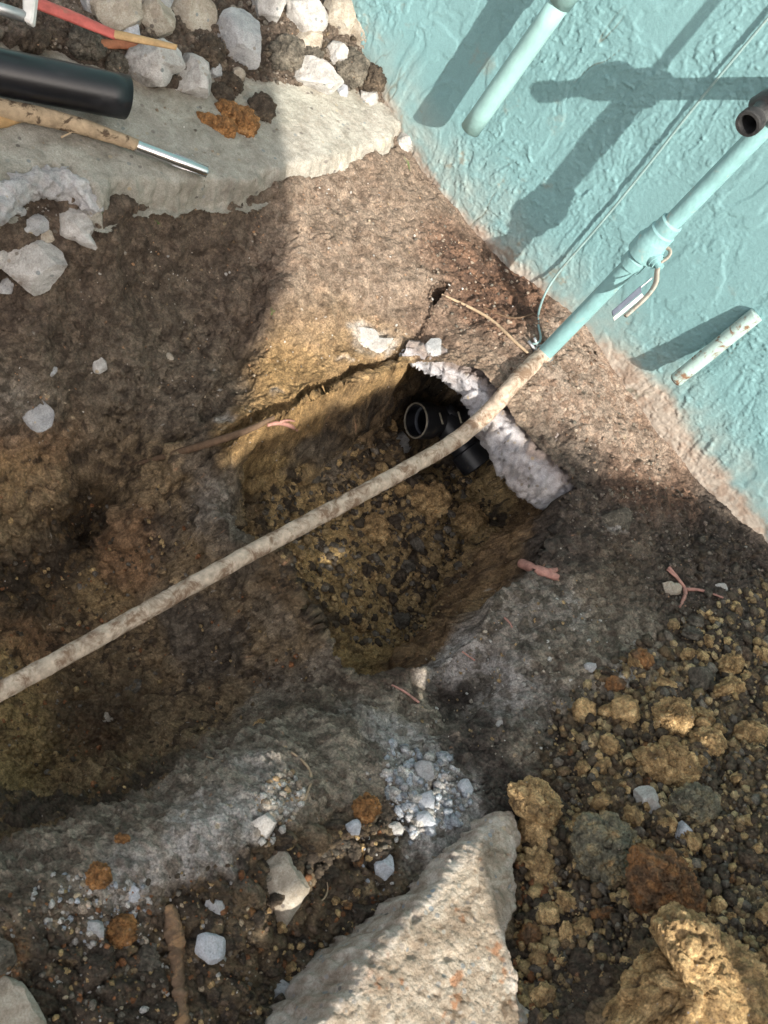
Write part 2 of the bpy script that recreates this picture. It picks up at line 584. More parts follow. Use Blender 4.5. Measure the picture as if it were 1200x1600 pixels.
# ------------------------------------------------------------------ ground: shape
W_ = 'w'
OUT = [  # px, py, z   (soil surface without the pit)
    (640, 235, W_), (700, 315, W_), (800, 425, W_), (905, 505, W_), (1000, 640, W_), (1060, 720, W_), (1130, 790, W_), (1200, 850, W_),
    (0, 20, .03), (200, 40, .035), (400, 50, .035), (540, 40, .05), (60, 70, .02), (150, 95, .018), (240, 118, .012), (330, 125, .014), (420, 115, .02), (500, 130, .012), (590, 160, .01), (600, 110, .03), (0, 150, -.012), (200, 200, -.012), (330, 180, -.012), (420, 190, -.012), (540, 180, -.008),
    (150, 318, -.014), (60, 330, -.035), (0, 340, -.03), (220, 302, -.014), (330, 300, -.014), (390, 294, -.014), (300, 335, -.035), (180, 340, -.025), (450, 274, -.008), (560, 238, -.008), (610, 220, -.01),
    (560, 330, -.03), (640, 330, -.02), (500, 450, -.06), (600, 450, -.045), (700, 450, -.025), (780, 470, -.015),
    (460, 560, -.105), (560, 530, -.085), (640, 540, -.07), (400, 635, -.13), (340, 700, -.155),
    (440, 350, -.045), (300, 400, -.09), (380, 400, -.08), (150, 400, -.065), (50, 420, -.07), (200, 450, -.12), (100, 480, -.13), (300, 550, -.165), (200, 600, -.20), (60, 620, -.21), (0, 500, -.17),
    (425, 430, -.06), (385, 520, -.115), (355, 600, -.14), (330, 640, -.165),
    (0, 750, -.31), (100, 780, -.33), (220, 740, -.27), (300, 800, -.25), (130, 860, -.49), (60, 900, -.45), (130, 1000, -.45), (250, 920, -.36), (340, 900, -.27),
    (0, 1000, -.46), (60, 1150, -.46), (200, 1100, -.43), (290, 1060, -.38), (380, 1000, -.28), (430, 1050, -.25), (490, 1065, -.205), (180, 1180, -.45), (60, 1240, -.47),
    (0, 1330, -.19), (100, 1285, -.18), (200, 1235, -.17), (300, 1190, -.155), (400, 1145, -.15), (480, 1108, -.16), (560, 1092, -.165), (650, 1085, -.145),
    (350, 750, -.165), (374, 830, -.182), (402, 890, -.19), (440, 942, -.19), (474, 985, -.185), (515, 1030, -.178), (558, 1064, -.17), (610, 1070, -.155),
    (650, 1050, -.14), (720, 1010, -.12), (800, 950, -.09), (880, 900, -.07), (900, 830, -.055),
    (880, 780, -.04), (850, 700, -.025), (900, 620, 0), (830, 590, -.005), (780, 560, -.015), (700, 540, -.045),
    (1000, 800, -.03), (1100, 880, -.03), (1190, 900, -.02), (1000, 950, -.045), (900, 1000, -.06), (800, 1050, -.09), (700, 1095, -.17), (660, 1110, -.14),
    (780, 1150, -.08), (850, 1150, -.06), (1100, 1000, -.01), (1200, 1050, .02), (1000, 1100, -.02), (1100, 1180, .025), (950, 1250, -.01), (850, 1230, -.06),
    (1200, 1250, .06), (1100, 1400, .06), (950, 1400, .0), (1200, 1500, .1), (1050, 1550, .08), (900, 1550, -.02), (850, 1400, -.045), (835, 1500, -.05),
    (650, 1200, -.09), (550, 1200, -.1), (450, 1250, -.085), (300, 1280, -.095), (150, 1350, -.11), (0, 1420, -.125), (400, 1400, -.1), (550, 1400, -.11),
    (250, 1450, -.12), (100, 1500, -.12), (0, 1600, -.13), (300, 1590, -.13), (450, 1550, -.14), (600, 1450, -.11), (700, 1400, -.08), (750, 1600, -.05),
]
pts = []
for x, y, z in OUT:
    pts.append(onY(x, y, WALL_Y) if z == W_ else onZ(x, y, z))
pts = np.array(pts)
far = []
for a in np.linspace(0, 2 * np.pi, 16, endpoint=False):
    far.append([math.cos(a) * 2.6 - .2, math.sin(a) * 2.6 + .6, -.02])
for xx in (-.9, -1.2, .5, .8):
    far.append([xx, 1.25, .0])
far += [[.8, .9, .05], [.8, .4, .03], [.4, .2, -.03], [0, -.1, -.12], [-.5, -.1, -.3], [-.35, -.3, -.25], [-1.3, .5, -.0], [-1.1, .8, 0.0]]
pts = np.vstack([pts, far])


def rbf_fit(X2, z, c=.02, lam=4e-3):
    n = len(X2)
    d = np.sqrt(((X2[:, None] - X2[None]) ** 2).sum(-1) + c * c)
    A = np.zeros((n + 3, n + 3))
    A[:n, :n] = -d
    A[:n, :n] += np.eye(n) * lam
    Pm = np.c_[np.ones(n), X2]
    A[:n, n:] = Pm
    A[n:, :n] = Pm.T
    b = np.r_[z, 0, 0, 0]
    return X2, np.linalg.solve(A, b), c


def rbf_eval(fit, x, y):
    X2, w, c = fit
    n = len(X2)
    out = w[n] + w[n + 1] * x + w[n + 2] * y
    for k in range(n):
        out = out - w[k] * np.sqrt((x - X2[k, 0]) ** 2 + (y - X2[k, 1]) ** 2 + c * c)
    return out


fit_out = rbf_fit(pts[:, :2], pts[:, 2])
FLOORP = [(430, 800, -.28), (480, 900, -.295), (540, 980, -.31), (600, 1010, -.305), (700, 960, -.30), (760, 880, -.29), (600, 900, -.295),
          (700, 800, -.27), (600, 760, -.265), (500, 760, -.27), (690, 720, -.255), (620, 700, -.25), (740, 760, -.27), (650, 640, -.225), (560, 690, -.25), (780, 830, -.28)]
fp = np.array([onZ(*q) for q in FLOORP])
fp = np.vstack([fp, [[-.15, 1.25, -.26], [-.3, 1.2, -.24], [-.5, .9, -.26], [.1, .9, -.3], [.0, 1.25, -.27]]])
fit_floor = rbf_fit(fp[:, :2], fp[:, 2], .03, .03)
RIM = [(350, 750, -.17), (374, 830, -.19), (402, 890, -.20), (440, 942, -.20), (474, 985, -.195), (515, 1030, -.185), (558, 1064, -.17), (620, 1058, -.15),
       (700, 1012, -.125), (770, 955, -.10), (818, 895, -.08), (838, 830, -.06)]
RIM2 = [(640, 570, -.085), (560, 603, -.11), (460, 660, -.14), (385, 700, -.16)]
FLR = [(368, 765, -.27), (388, 832, -.28), (414, 882, -.29), (452, 934, -.30), (486, 974, -.30), (526, 1018, -.30), (562, 1046, -.295), (600, 1010, -.30), (655, 965, -.305), (700, 890, -.295), (748, 830, -.285)]
FLR2 = [(620, 650, -.24), (572, 700, -.25), (505, 738, -.262), (436, 765, -.268)]
rimw = np.array([onZ(*q) for q in RIM] + [[.035, 1.13, 0], [.0, 1.22, 0], [-.1, 1.262, 0], [-.24, 1.25, 0], [-.285, 1.15, 0]] + [onZ(*q) for q in RIM2])
flw = np.array([onZ(*q) for q in FLR] + [[-.02, 1.17, 0], [-.1, 1.225, 0], [-.22, 1.21, 0]] + [onZ(*q) for q in FLR2])
CRACK = np.array([onZ(*q) for q in [(300, 705, -.15), (345, 690, -.145), (400, 655, -.13), (450, 640, -.125), (500, 608, -.115), (560, 580, -.10), (600, 568, -.095), (640, 560, -.085)]])
GROOVE = np.array([onZ(*q) for q in [(425, 400, -.05), (410, 460, -.075), (400, 500, -.09), (375, 560, -.12), (350, 620, -.14)]])
CREV = np.array([onZ(*q) for q in [(215, 700, -.23), (260, 680, -.2), (320, 655, -.16)]])


def base_height(x, y, pit=True):
    P2 = np.stack([x, y], -1)
    wob = perlin(np.c_[P2, np.zeros(len(x))], 11, 31) * .020 + perlin(np.c_[P2, np.zeros(len(x))], 38, 32) * .008
    zo = np.clip(rbf_eval(fit_out, x, y), -.52, .25)
    if not pit:
        return zo, None, None
    zf = np.clip(rbf_eval(fit_floor, x, y), -.33, -.22) - .018
    do = poly_sd(P2, rimw) + wob
    di = poly_sd(P2, flw)
    di_out = np.maximum(-di, 0)
    t = np.clip(do, 0, None) / (np.clip(do, 0, None) + di_out + 1e-6)
    t = np.where(di > 0, 1, t)
    prof = np.clip(t, 0, 1) ** .8
    prof = prof * .45 + np.sin(prof * np.pi / 2) * .55
    z = zo + (zf - zo) * np.where(do > 0, prof, 0)
    return z, do, t


# graded axes: fine where the photograph looks, coarse far out
def axis(lo, hi, fine, ext, n_ext=46):
    core = [lo]
    while core[-1] < hi:
        core.append(core[-1] + fine(core[-1]))
    g = np.geomspace(.006, ext, n_ext)
    return np.r_[(lo - g)[::-1], core, hi + .0025 + g] if True else None


XS = axis(-.95, .62, lambda v: .00145, 40)
YS = []
v = .17
while v < 1.31:
    YS.append(v)
    v += .001 + .0005 * min(1, max(0, (v - .2) / .9))
YS = np.array(YS)
YS = np.r_[(.17 - np.geomspace(.004, 40, 46))[::-1], YS, [1.34, 1.38, 1.45, 1.55]]
nx, ny = len(XS), len(YS)
gx, gy = np.meshgrid(XS, YS)
gx = gx.ravel()
gy = gy.ravel()
bz, d_rim, t_pit = base_height(gx, gy)
P = np.stack([gx, gy, bz], -1).astype(np.float32)

# crack, groove and crevice cut into the soil
P2 = P[:, :2]
_sl = [onZ(x, y, 0)[:2] for x, y in [(618, 212), (600, 226), (540, 240), (450, 262), (385, 282), (330, 286), (230, 286), (182, 290), (160, 305), (146, 310), (136, 282), (105, 258), (60, 256), (20, 272), (-60, 320), (-200, 200), (-60, 80), (60, 92), (200, 125), (260, 150), (340, 150), (420, 140), (500, 148), (580, 172)]]
P[:, 2] -= .03 * sstep(-.012, .006, poly_sd(P2, _sl))
_hol = atD(690, 655, 1.66)
P[:, 2] -= .11 * np.exp(-(((gx - _hol[0]) ** 2 + (gy - _hol[1]) ** 2) / .075 ** 2) ** 1.5) * (d_rim > 0.0)
nw = perlin(P, 55, 41) * .004 + perlin(P, 20, 42) * .005
dc = path_dist(P2, CRACK)
P[:, 2] -= .026 * np.exp(-((dc + nw) / .0055) ** 2) * sstep(.6, .2, dc * 20)
dg = path_dist(P2, GROOVE)
P[:, 2] -= .030 * np.exp(-((dg + nw * 2.2) / .016) ** 2)
dv = path_dist(P2, CREV)
P[:, 2] -= .03 * np.exp(-((dv + nw) / .010) ** 2)


def normals():
    Z = P[:, 2].reshape(ny, nx)
    zx = np.gradient(Z, XS, axis=1).ravel()
    zy = np.gradient(Z, YS, axis=0).ravel()
    N = np.stack([-zx, -zy, np.ones_like(zx)], -1)
    return (N / np.linalg.norm(N, axis=1)[:, None]).astype(np.float32)


N = normals()

# ------------------------------------------------------------------ ground: soils by place
S = {  # colour A, colour B, share of B, big clumps, small clumps, roughness
    'topsoil': ((.28, .22, .172), (.19, .14, .105), .3, .06, .35, .6),
    'dirtpink': ((.33, .265, .215), (.22, .155, .115), .3, .1, .5, .7),
    'redsoil': ((.2, .115, .075), (.09, .055, .04), .45, .35, .8, .8),
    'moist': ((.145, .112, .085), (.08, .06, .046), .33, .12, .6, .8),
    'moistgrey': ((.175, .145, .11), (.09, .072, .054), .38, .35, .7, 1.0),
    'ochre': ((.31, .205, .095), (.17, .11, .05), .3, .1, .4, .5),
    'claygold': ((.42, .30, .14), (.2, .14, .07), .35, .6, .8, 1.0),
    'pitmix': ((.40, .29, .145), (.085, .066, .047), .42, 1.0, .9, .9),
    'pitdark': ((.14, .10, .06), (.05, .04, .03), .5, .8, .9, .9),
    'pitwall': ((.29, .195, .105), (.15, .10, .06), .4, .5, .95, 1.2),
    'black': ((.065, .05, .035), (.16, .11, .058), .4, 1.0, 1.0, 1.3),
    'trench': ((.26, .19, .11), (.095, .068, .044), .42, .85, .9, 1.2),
    'rust': ((.27, .165, .09), (.09, .055, .033), .35, .7, .8, 1.0),
    'powder': ((.42, .4, .385), (.2, .18, .155), .25, .1, .6, .6),
    'bank': ((.28, .245, .195), (.14, .115, .09), .38, .3, .75, .9),
    'greysmear': ((.26, .235, .205), (.12, .105, .085), .38, .4, .85, 1.1),
    'darksoil': ((.10, .082, .068), (.05, .042, .036), .4, .6, 1.0, 1.0),
    'spoil': ((.24, .185, .11), (.07, .056, .042), .45, 1.0, 1.0, 1.0),
    'spoildark': ((.09, .072, .055), (.26, .2, .12), .3, .9, 1.0, 1.0),
    'spoilbrown': ((.16, .12, .075), (.06, .048, .037), .42, 1.0, 1.0, 1.0),
    'rubble': ((.12, .095, .075), (.2, .17, .14), .3, .8, 1.0, 1.0),
    'white': ((.68, .67, .66), (.5, .46, .42), .3, .15, .7, .6),
}
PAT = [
    (395, 790, .018, 'pitdark', 1.6), (418, 850, .018, 'pitdark', 1.6), (458, 915, .018, 'pitdark', 1.5), (500, 965, .016, 'pitdark', 1.3), (338, 800, .03, 'greysmear', .9), (370, 890, .03, 'moistgrey', 1.4), (430, 975, .025, 'bank', 1.2), (500, 1045, .02, 'bank', 1.2),  # dark spots along the near-left pit edge also paint shade under the rim
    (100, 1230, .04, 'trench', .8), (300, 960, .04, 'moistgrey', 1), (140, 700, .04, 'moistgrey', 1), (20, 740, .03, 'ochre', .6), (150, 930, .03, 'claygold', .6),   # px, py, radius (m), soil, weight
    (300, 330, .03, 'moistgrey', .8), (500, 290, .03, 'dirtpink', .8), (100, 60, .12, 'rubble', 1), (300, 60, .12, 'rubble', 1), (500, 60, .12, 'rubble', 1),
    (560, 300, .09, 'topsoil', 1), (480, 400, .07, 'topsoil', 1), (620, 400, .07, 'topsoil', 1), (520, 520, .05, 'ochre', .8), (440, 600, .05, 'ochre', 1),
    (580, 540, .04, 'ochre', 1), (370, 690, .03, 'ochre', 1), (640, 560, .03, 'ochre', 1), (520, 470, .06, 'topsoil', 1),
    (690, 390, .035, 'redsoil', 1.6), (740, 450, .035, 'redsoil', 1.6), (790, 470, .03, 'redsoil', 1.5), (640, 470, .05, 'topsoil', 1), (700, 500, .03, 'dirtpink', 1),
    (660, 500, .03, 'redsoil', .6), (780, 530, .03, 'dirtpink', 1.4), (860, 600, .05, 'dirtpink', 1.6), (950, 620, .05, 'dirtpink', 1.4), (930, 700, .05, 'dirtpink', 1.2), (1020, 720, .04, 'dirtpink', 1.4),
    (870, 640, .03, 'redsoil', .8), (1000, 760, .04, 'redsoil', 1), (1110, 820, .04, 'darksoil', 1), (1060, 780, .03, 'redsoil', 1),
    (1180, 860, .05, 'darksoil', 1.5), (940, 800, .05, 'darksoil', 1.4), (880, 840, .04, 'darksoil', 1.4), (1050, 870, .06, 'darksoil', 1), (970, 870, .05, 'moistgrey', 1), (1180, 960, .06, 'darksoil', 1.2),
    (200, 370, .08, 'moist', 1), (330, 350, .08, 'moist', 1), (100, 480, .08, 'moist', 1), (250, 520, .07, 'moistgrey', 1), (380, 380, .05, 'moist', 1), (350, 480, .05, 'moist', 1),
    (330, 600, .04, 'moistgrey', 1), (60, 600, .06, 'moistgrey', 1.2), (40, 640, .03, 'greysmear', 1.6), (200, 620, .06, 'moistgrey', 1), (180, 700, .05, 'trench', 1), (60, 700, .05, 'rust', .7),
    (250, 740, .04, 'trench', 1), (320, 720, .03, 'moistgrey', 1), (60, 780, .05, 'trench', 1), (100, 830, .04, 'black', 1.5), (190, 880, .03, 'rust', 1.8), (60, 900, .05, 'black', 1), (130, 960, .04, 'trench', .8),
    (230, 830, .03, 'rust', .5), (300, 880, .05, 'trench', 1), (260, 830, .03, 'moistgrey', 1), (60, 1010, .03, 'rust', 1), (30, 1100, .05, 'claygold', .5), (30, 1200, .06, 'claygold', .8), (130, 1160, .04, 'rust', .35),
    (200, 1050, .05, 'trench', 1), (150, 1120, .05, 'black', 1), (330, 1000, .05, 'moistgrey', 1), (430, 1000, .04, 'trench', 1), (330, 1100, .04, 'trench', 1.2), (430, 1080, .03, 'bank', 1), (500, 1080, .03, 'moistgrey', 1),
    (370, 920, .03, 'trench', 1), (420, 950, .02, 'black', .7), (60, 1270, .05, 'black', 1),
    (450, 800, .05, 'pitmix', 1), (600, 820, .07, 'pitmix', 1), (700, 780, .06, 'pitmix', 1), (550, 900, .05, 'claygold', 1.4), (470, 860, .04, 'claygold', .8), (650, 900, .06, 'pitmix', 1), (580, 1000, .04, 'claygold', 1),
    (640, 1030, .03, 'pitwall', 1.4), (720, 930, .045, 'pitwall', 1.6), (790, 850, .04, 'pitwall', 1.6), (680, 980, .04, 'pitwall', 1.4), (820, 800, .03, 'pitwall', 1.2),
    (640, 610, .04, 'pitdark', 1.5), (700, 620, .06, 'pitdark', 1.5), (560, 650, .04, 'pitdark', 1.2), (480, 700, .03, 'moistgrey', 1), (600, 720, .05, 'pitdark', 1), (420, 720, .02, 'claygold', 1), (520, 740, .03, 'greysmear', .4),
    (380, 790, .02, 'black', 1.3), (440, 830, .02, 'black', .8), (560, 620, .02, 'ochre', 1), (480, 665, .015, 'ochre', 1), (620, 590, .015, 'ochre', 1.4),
    (100, 1340, .03, 'bank', 1), (200, 1300, .03, 'bank', 1.2), (330, 1230, .03, 'bank', 1.2), (430, 1180, .03, 'bank', 1), (520, 1150, .03, 'bank', 1.2), (500, 1250, .025, 'bank', 1), (650, 1110, .03, 'bank', .8),
    (330, 1270, .024, 'powder', 3.2), (295, 1310, .018, 'powder', 2.6), (420, 1195, .02, 'powder', 1.6), (180, 1350, .02, 'powder', 1.2), (220, 1345, .012, 'powder', .8), (410, 1230, .015, 'powder', 1.2), (400, 1290, .01, 'powder', 1.5), (600, 1160, .02, 'powder', 1.4), (560, 1130, .02, 'greysmear', 1),
    (680, 1220, .025, 'powder', 1.2), (790, 1080, .026, 'powder', 2.4), (700, 1040, .022, 'powder', 2.2), (640, 1150, .025, 'powder', 1.4), (860, 960, .03, 'greysmear', 2), (890, 950, .015, 'powder', 1), (800, 980, .03, 'greysmear', 1.2), (760, 1090, .02, 'greysmear', 1),
    (840, 1100, .03, 'greysmear', 1), (900, 1040, .03, 'bank', 1), (950, 960, .04, 'bank', 1.2), (1000, 1020, .03, 'bank', 1), (980, 1060, .015, 'powder', .7), (720, 1120, .02, 'darksoil', 2), (690, 1090, .02, 'darksoil', 2), (760, 1160, .025, 'darksoil', 1.6),
    (810, 1180, .02, 'bank', 1.2), (800, 1230, .02, 'darksoil', 1.4), (620, 1060, .02, 'moist', 1),
    (1100, 1000, .04, 'spoildark', 1), (1180, 1060, .05, 'spoildark', 1), (1050, 1080, .03, 'spoil', .9), (960, 1150, .03, 'spoilbrown', 1), (1040, 1150, .03, 'spoil', 1.2), (1130, 1150, .04, 'spoil', 1), (920, 1200, .03, 'spoilbrown', 1.2),
    (1000, 1230, .03, 'spoil', 1), (1100, 1250, .04, 'spoilbrown', 1), (1180, 1200, .04, 'spoil', .8), (900, 1280, .03, 'spoildark', 1.2), (870, 1340, .03, 'spoilbrown', 1), (1000, 1320, .03, 'spoilbrown', 1.2), (1150, 1350, .04, 'spoildark', 1),
    (950, 1450, .03, 'spoildark', 1.2), (900, 1520, .03, 'spoildark', 1.4), (1050, 1480, .03, 'spoilbrown', 1), (1180, 1450, .04, 'spoildark', 1), (1100, 1560, .03, 'spoil', 1.5), (1190, 1560, .03, 'spoil', 1), (1000, 1580, .02, 'spoil', 1),
    (60, 1400, .02, 'moistgrey', 1), (150, 1420, .02, 'bank', 1), (100, 1480, .02, 'spoildark', 1.3), (180, 1550, .03, 'spoildark', 1.5), (60, 1560, .02, 'black', 1), (300, 1400, .02, 'black', .8), (350, 1450, .02, 'spoilbrown', 1), (260, 1500, .02, 'spoilbrown', .8),
    (400, 1500, .02, 'spoilbrown', 1.2), (500, 1450, .02, 'spoilbrown', 1.4), (480, 1550, .02, 'spoildark', 1.4), (380, 1580, .02, 'spoilbrown', 1), (560, 1330, .02, 'spoilbrown', 1.2), (500, 1330, .02, 'spoilbrown', 1), (430, 1330, .015, 'spoilbrown', 1),
    (560, 1420, .02, 'spoildark', 1), (10, 1500, .015, 'rust', .4),
    (565, 520, .012, 'white', 3), (600, 535, .012, 'white', 3), (548, 560, .006, 'white', 1.2), (545, 515, .008, 'white', 2),
    (430, 620, .006, 'white', .6), (345, 660, .01, 'white', .5), (60, 640, .01, 'white', .5),
    (840, 560, .012, 'white', .7), (800, 580, .02, 'dirtpink', 1), (900, 760, .02, 'darksoil', 1), (800, 640, .018, 'white', 1.6), (820, 675, .016, 'white', 1.3), (790, 610, .012, 'white', 1), (860, 700, .015, 'dirtpink', 1.2), (740, 570, .015, 'white', .8), (960, 810, .01, 'powder', 2),
]

def local_hit(x, y, zg=None):
    """march a view ray onto the base soil surface (vectorised)"""
    x = np.atleast_1d(np.array(x, float))
    y = np.atleast_1d(np.array(y, float))
    rv = np.stack([(x - 600) / F, -(y - 800) / F, -np.ones_like(x)], 1) @ R.T
    Z = P[:, 2].reshape(ny, nx)
    res = np.full(len(x), np.nan)
    for t in np.arange(.5, 2.6, .003):
        q = EYE + rv * t
        ix = np.clip(np.searchsorted(XS, q[:, 0]), 0, nx - 1)
        iy = np.clip(np.searchsorted(YS, q[:, 1]), 0, ny - 1)
        hitm = (q[:, 2] < Z[iy, ix]) & np.isnan(res)
        res[hitm] = t
        if not np.isnan(res).any():
            break
    res = np.where(np.isnan(res), 1.6, res)
    return EYE + rv * res[:, None], res


pa = np.array([(q[0], q[1]) for q in PAT], float)
PC, _ = local_hit(pa[:, 0], pa[:, 1])
dflt = S['topsoil']


def detail(P, N):
    """lumps, grain and soil colour for a sheet of ground points"""
    inner = (P[:, 0] > -1.1) & (P[:, 0] < .8) & (P[:, 1] > .05)
    fade = np.clip(1 - np.maximum(np.maximum(-1.0 - P[:, 0], P[:, 0] - .65), -P[:, 1] + .1) / .3, 0, 1)
    ii = np.where(inner)[0]
    Pi = P[ii]
    WARP = np.stack([perlin(Pi, 12, 51), perlin(Pi, 12, 52), perlin(Pi, 12, 53)], -1) * .018 + np.stack([perlin(Pi, 36, 54), perlin(Pi, 36, 55), perlin(Pi, 36, 56)], -1) * .013 \
        + np.stack([perlin(Pi, 100, 57), perlin(Pi, 100, 58), perlin(Pi, 100, 59)], -1) * .006
    Q = Pi + WARP
    sa = np.zeros((len(Q), 10), np.float32)
    sw = np.full(len(Q), 1e-9, np.float32)
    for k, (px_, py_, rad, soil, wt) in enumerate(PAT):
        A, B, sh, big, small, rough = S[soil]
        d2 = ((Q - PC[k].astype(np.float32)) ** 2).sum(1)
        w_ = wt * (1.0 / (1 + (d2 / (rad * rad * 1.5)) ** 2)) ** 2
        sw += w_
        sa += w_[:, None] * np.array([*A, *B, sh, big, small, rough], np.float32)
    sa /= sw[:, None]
    cA, cB, share, b_, s_, r_ = sa[:, :3], sa[:, 3:6], sa[:, 6], sa[:, 7], sa[:, 8], sa[:, 9]
    Wp = Pi + WARP * .35
    F1, F2, ID = worley(Wp, 36, 1)
    G1, G2, ID2 = worley(Wp, 95, 2)
    K1, K2, ID3 = worley(Wp, 230, 3)
    hb, hs, hk = _feat[ID], _feat[ID2], _feat[ID3]
    lump = np.sqrt(np.clip((F2 - F1) * 1.9, 0, 1)) * (.35 + .65 * hb[:, 0])
    lump2 = np.sqrt(np.clip((G2 - G1) * 1.9, 0, 1)) * (.2 + .8 * hs[:, 0])
    lump3 = np.sqrt(np.clip((K2 - K1) * 2.0, 0, 1)) * (.1 + .9 * hk[:, 0] ** 2)
    n_low = fbm(Pi, 7, 3, .5, 11)
    n_mid = fbm(Pi, 26, 4, .55, 12)
    n_hi = fbm(Pi, 130, 3, .6, 13)
    n_rg = fbm(Pi, 17, 4, .55, 14, ridged=True)
    patch = sstep(-.25, .35, fbm(Pi, 20, 2, .5, 15))       # where small lumps sit on smooth soil
    disp = n_low * .018 + n_mid * .0090 * (.5 + r_) + n_hi * .0030 * (.5 + r_) + n_rg * .0060 * (1 - .7 * b_) \
        + (lump - .4) * .0165 * sstep(.25, 1.0, b_) \
        + (lump2 - .3) * .0095 * np.clip(s_ * (.4 + .6 * patch) - .10, 0, 1) \
        + (lump3 - .3) * .0040 * np.clip(s_ * 1.2 - .10, 0, 1)
    ckn = np.abs(fbm(Pi, 13, 4, .6, 18))
    disp -= np.exp(-(ckn / .012) ** 2) * .006 * sstep(.0, .3, perlin(Pi, 6, 19)) * (1 - .6 * b_)      # shrinkage cracks
    dd = np.zeros(len(P), np.float32)
    dd[ii] = disp
    dd *= fade * (1 - .4 * np.exp(-((P[:, 1] - WALL_Y) / .03) ** 2))
    # the soil colour: mixed clump by clump
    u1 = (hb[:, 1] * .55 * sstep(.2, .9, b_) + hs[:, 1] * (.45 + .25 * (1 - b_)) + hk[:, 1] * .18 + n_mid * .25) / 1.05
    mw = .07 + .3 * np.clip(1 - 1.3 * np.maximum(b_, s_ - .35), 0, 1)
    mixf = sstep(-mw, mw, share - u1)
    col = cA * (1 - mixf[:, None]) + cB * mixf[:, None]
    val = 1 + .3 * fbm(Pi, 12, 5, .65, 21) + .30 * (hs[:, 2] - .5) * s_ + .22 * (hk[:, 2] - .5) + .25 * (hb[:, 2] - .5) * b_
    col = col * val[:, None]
    gp = (hk[:, 1] > .982) & (K1 < .3)
    gcol = np.array([[.5, .48, .44], [.42, .3, .16], [.35, .35, .36], [.45, .26, .15], [.6, .6, .58]])[(hk[:, 2] * 4.99).astype(int)]
    col[gp] = col[gp] * .3 + gcol[gp] * .7
    gp = (hs[:, 1] > .985) & (G1 < .24)
    gcol = np.array([[.5, .49, .46], [.42, .27, .1], [.36, .36, .38], [.5, .4, .26], [.55, .55, .53]])[(hs[:, 2] * 4.99).astype(int)]
    col[gp] = col[gp] * .35 + gcol[gp] * .65
    COLS = np.tile(np.array(dflt[0], np.float32), (len(P), 1))
    COLS[ii] = np.clip(col, .01, .9)
    return P + N * dd[:, None], COLS


# sheet that roofs the hollow behind the footing lip
cover_poly = np.array([onZ(x, y, -.045)[:2] for x, y in [(628, 543), (664, 553), (700, 569), (736, 594), (764, 632), (790, 676), (818, 706), (848, 734), (880, 760), (910, 782)]] + [[.12, 1.27], [-.32, 1.28]])
cs = (gx > -.4) & (gx < .15) & (gy > .9)
cxy = np.stack([gx, gy], -1)
keep_x = np.where((XS > -.36) & (XS < .14))[0]
keep_y = np.where((YS > .9) & (YS < 1.28))[0]
cgx, cgy = np.meshgrid(XS[keep_x], YS[keep_y])
cz = base_height(cgx.ravel(), cgy.ravel(), False)[0]
CZ = cz.reshape(cgx.shape)
zx = np.gradient(CZ, XS[keep_x], axis=1).ravel()
zy = np.gradient(CZ, YS[keep_y], axis=0).ravel()
cN = np.stack([-zx, -zy, np.ones_like(zx)], -1)
cN /= np.linalg.norm(cN, axis=1)[:, None]
cP = np.stack([cgx.ravel(), cgy.ravel(), cz], -1).astype(np.float32)
_, c_do, _ = base_height(cP[:, 0], cP[:, 1])
csd = poly_sd(cP, cover_poly)
ckeep = (csd > 0) & (c_do > -.012)
cF = grid_faces(len(keep_x), len(keep_y))
cF = cF[ckeep[cF].all(1)]
used = np.unique(cF)
remap = np.zeros(len(cP), int)
remap[used] = np.arange(len(used))
cP2, cC = detail(cP[used], cN[used].astype(np.float32))
cP2[:, 2] += .0012
P_base = P
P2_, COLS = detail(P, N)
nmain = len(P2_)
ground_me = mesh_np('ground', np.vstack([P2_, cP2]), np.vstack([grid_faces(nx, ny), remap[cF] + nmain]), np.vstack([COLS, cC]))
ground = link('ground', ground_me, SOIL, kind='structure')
# from here on things rest on the finished surface, roof sheet included
Zg = P2_[:, 2].reshape(ny, nx).copy()
iy_, ix_ = np.meshgrid(keep_y, keep_x, indexing='ij')
iy_, ix_ = iy_.ravel()[used], ix_.ravel()[used]
Zroof = Zg.copy()
Zroof[iy_, ix_] = np.maximum(Zg[iy_, ix_], cP2[:, 2])


def hit(x, y):
    x = np.atleast_1d(np.array(x, float))
    y = np.atleast_1d(np.array(y, float))
    rv = np.stack([(x - 600) / F, -(y - 800) / F, -np.ones_like(x)], 1) @ R.T
    res = np.full(len(x), np.nan)
    prev = np.full(len(x), 1.0)
    for t in np.arange(.5, 2.6, .002):
        q = EYE + rv * t
        ix = np.clip(np.searchsorted(XS, q[:, 0]), 0, nx - 1)
        iy = np.clip(np.searchsorted(YS, q[:, 1]), 0, ny - 1)
        dzr = q[:, 2] - Zroof[iy, ix]
        isroof = Zroof[iy, ix] > Zg[iy, ix]
        m = np.isnan(res) & (((dzr < 0) & ((prev > 0) | ~isroof) & (dzr > -.02)) | (q[:, 2] < Zg[iy, ix]))
        res[m] = t
        prev = dzr
        if not np.isnan(res).any():
            break
    res = np.where(np.isnan(res), 1.7, res)
    return EYE + rv * res[:, None], res


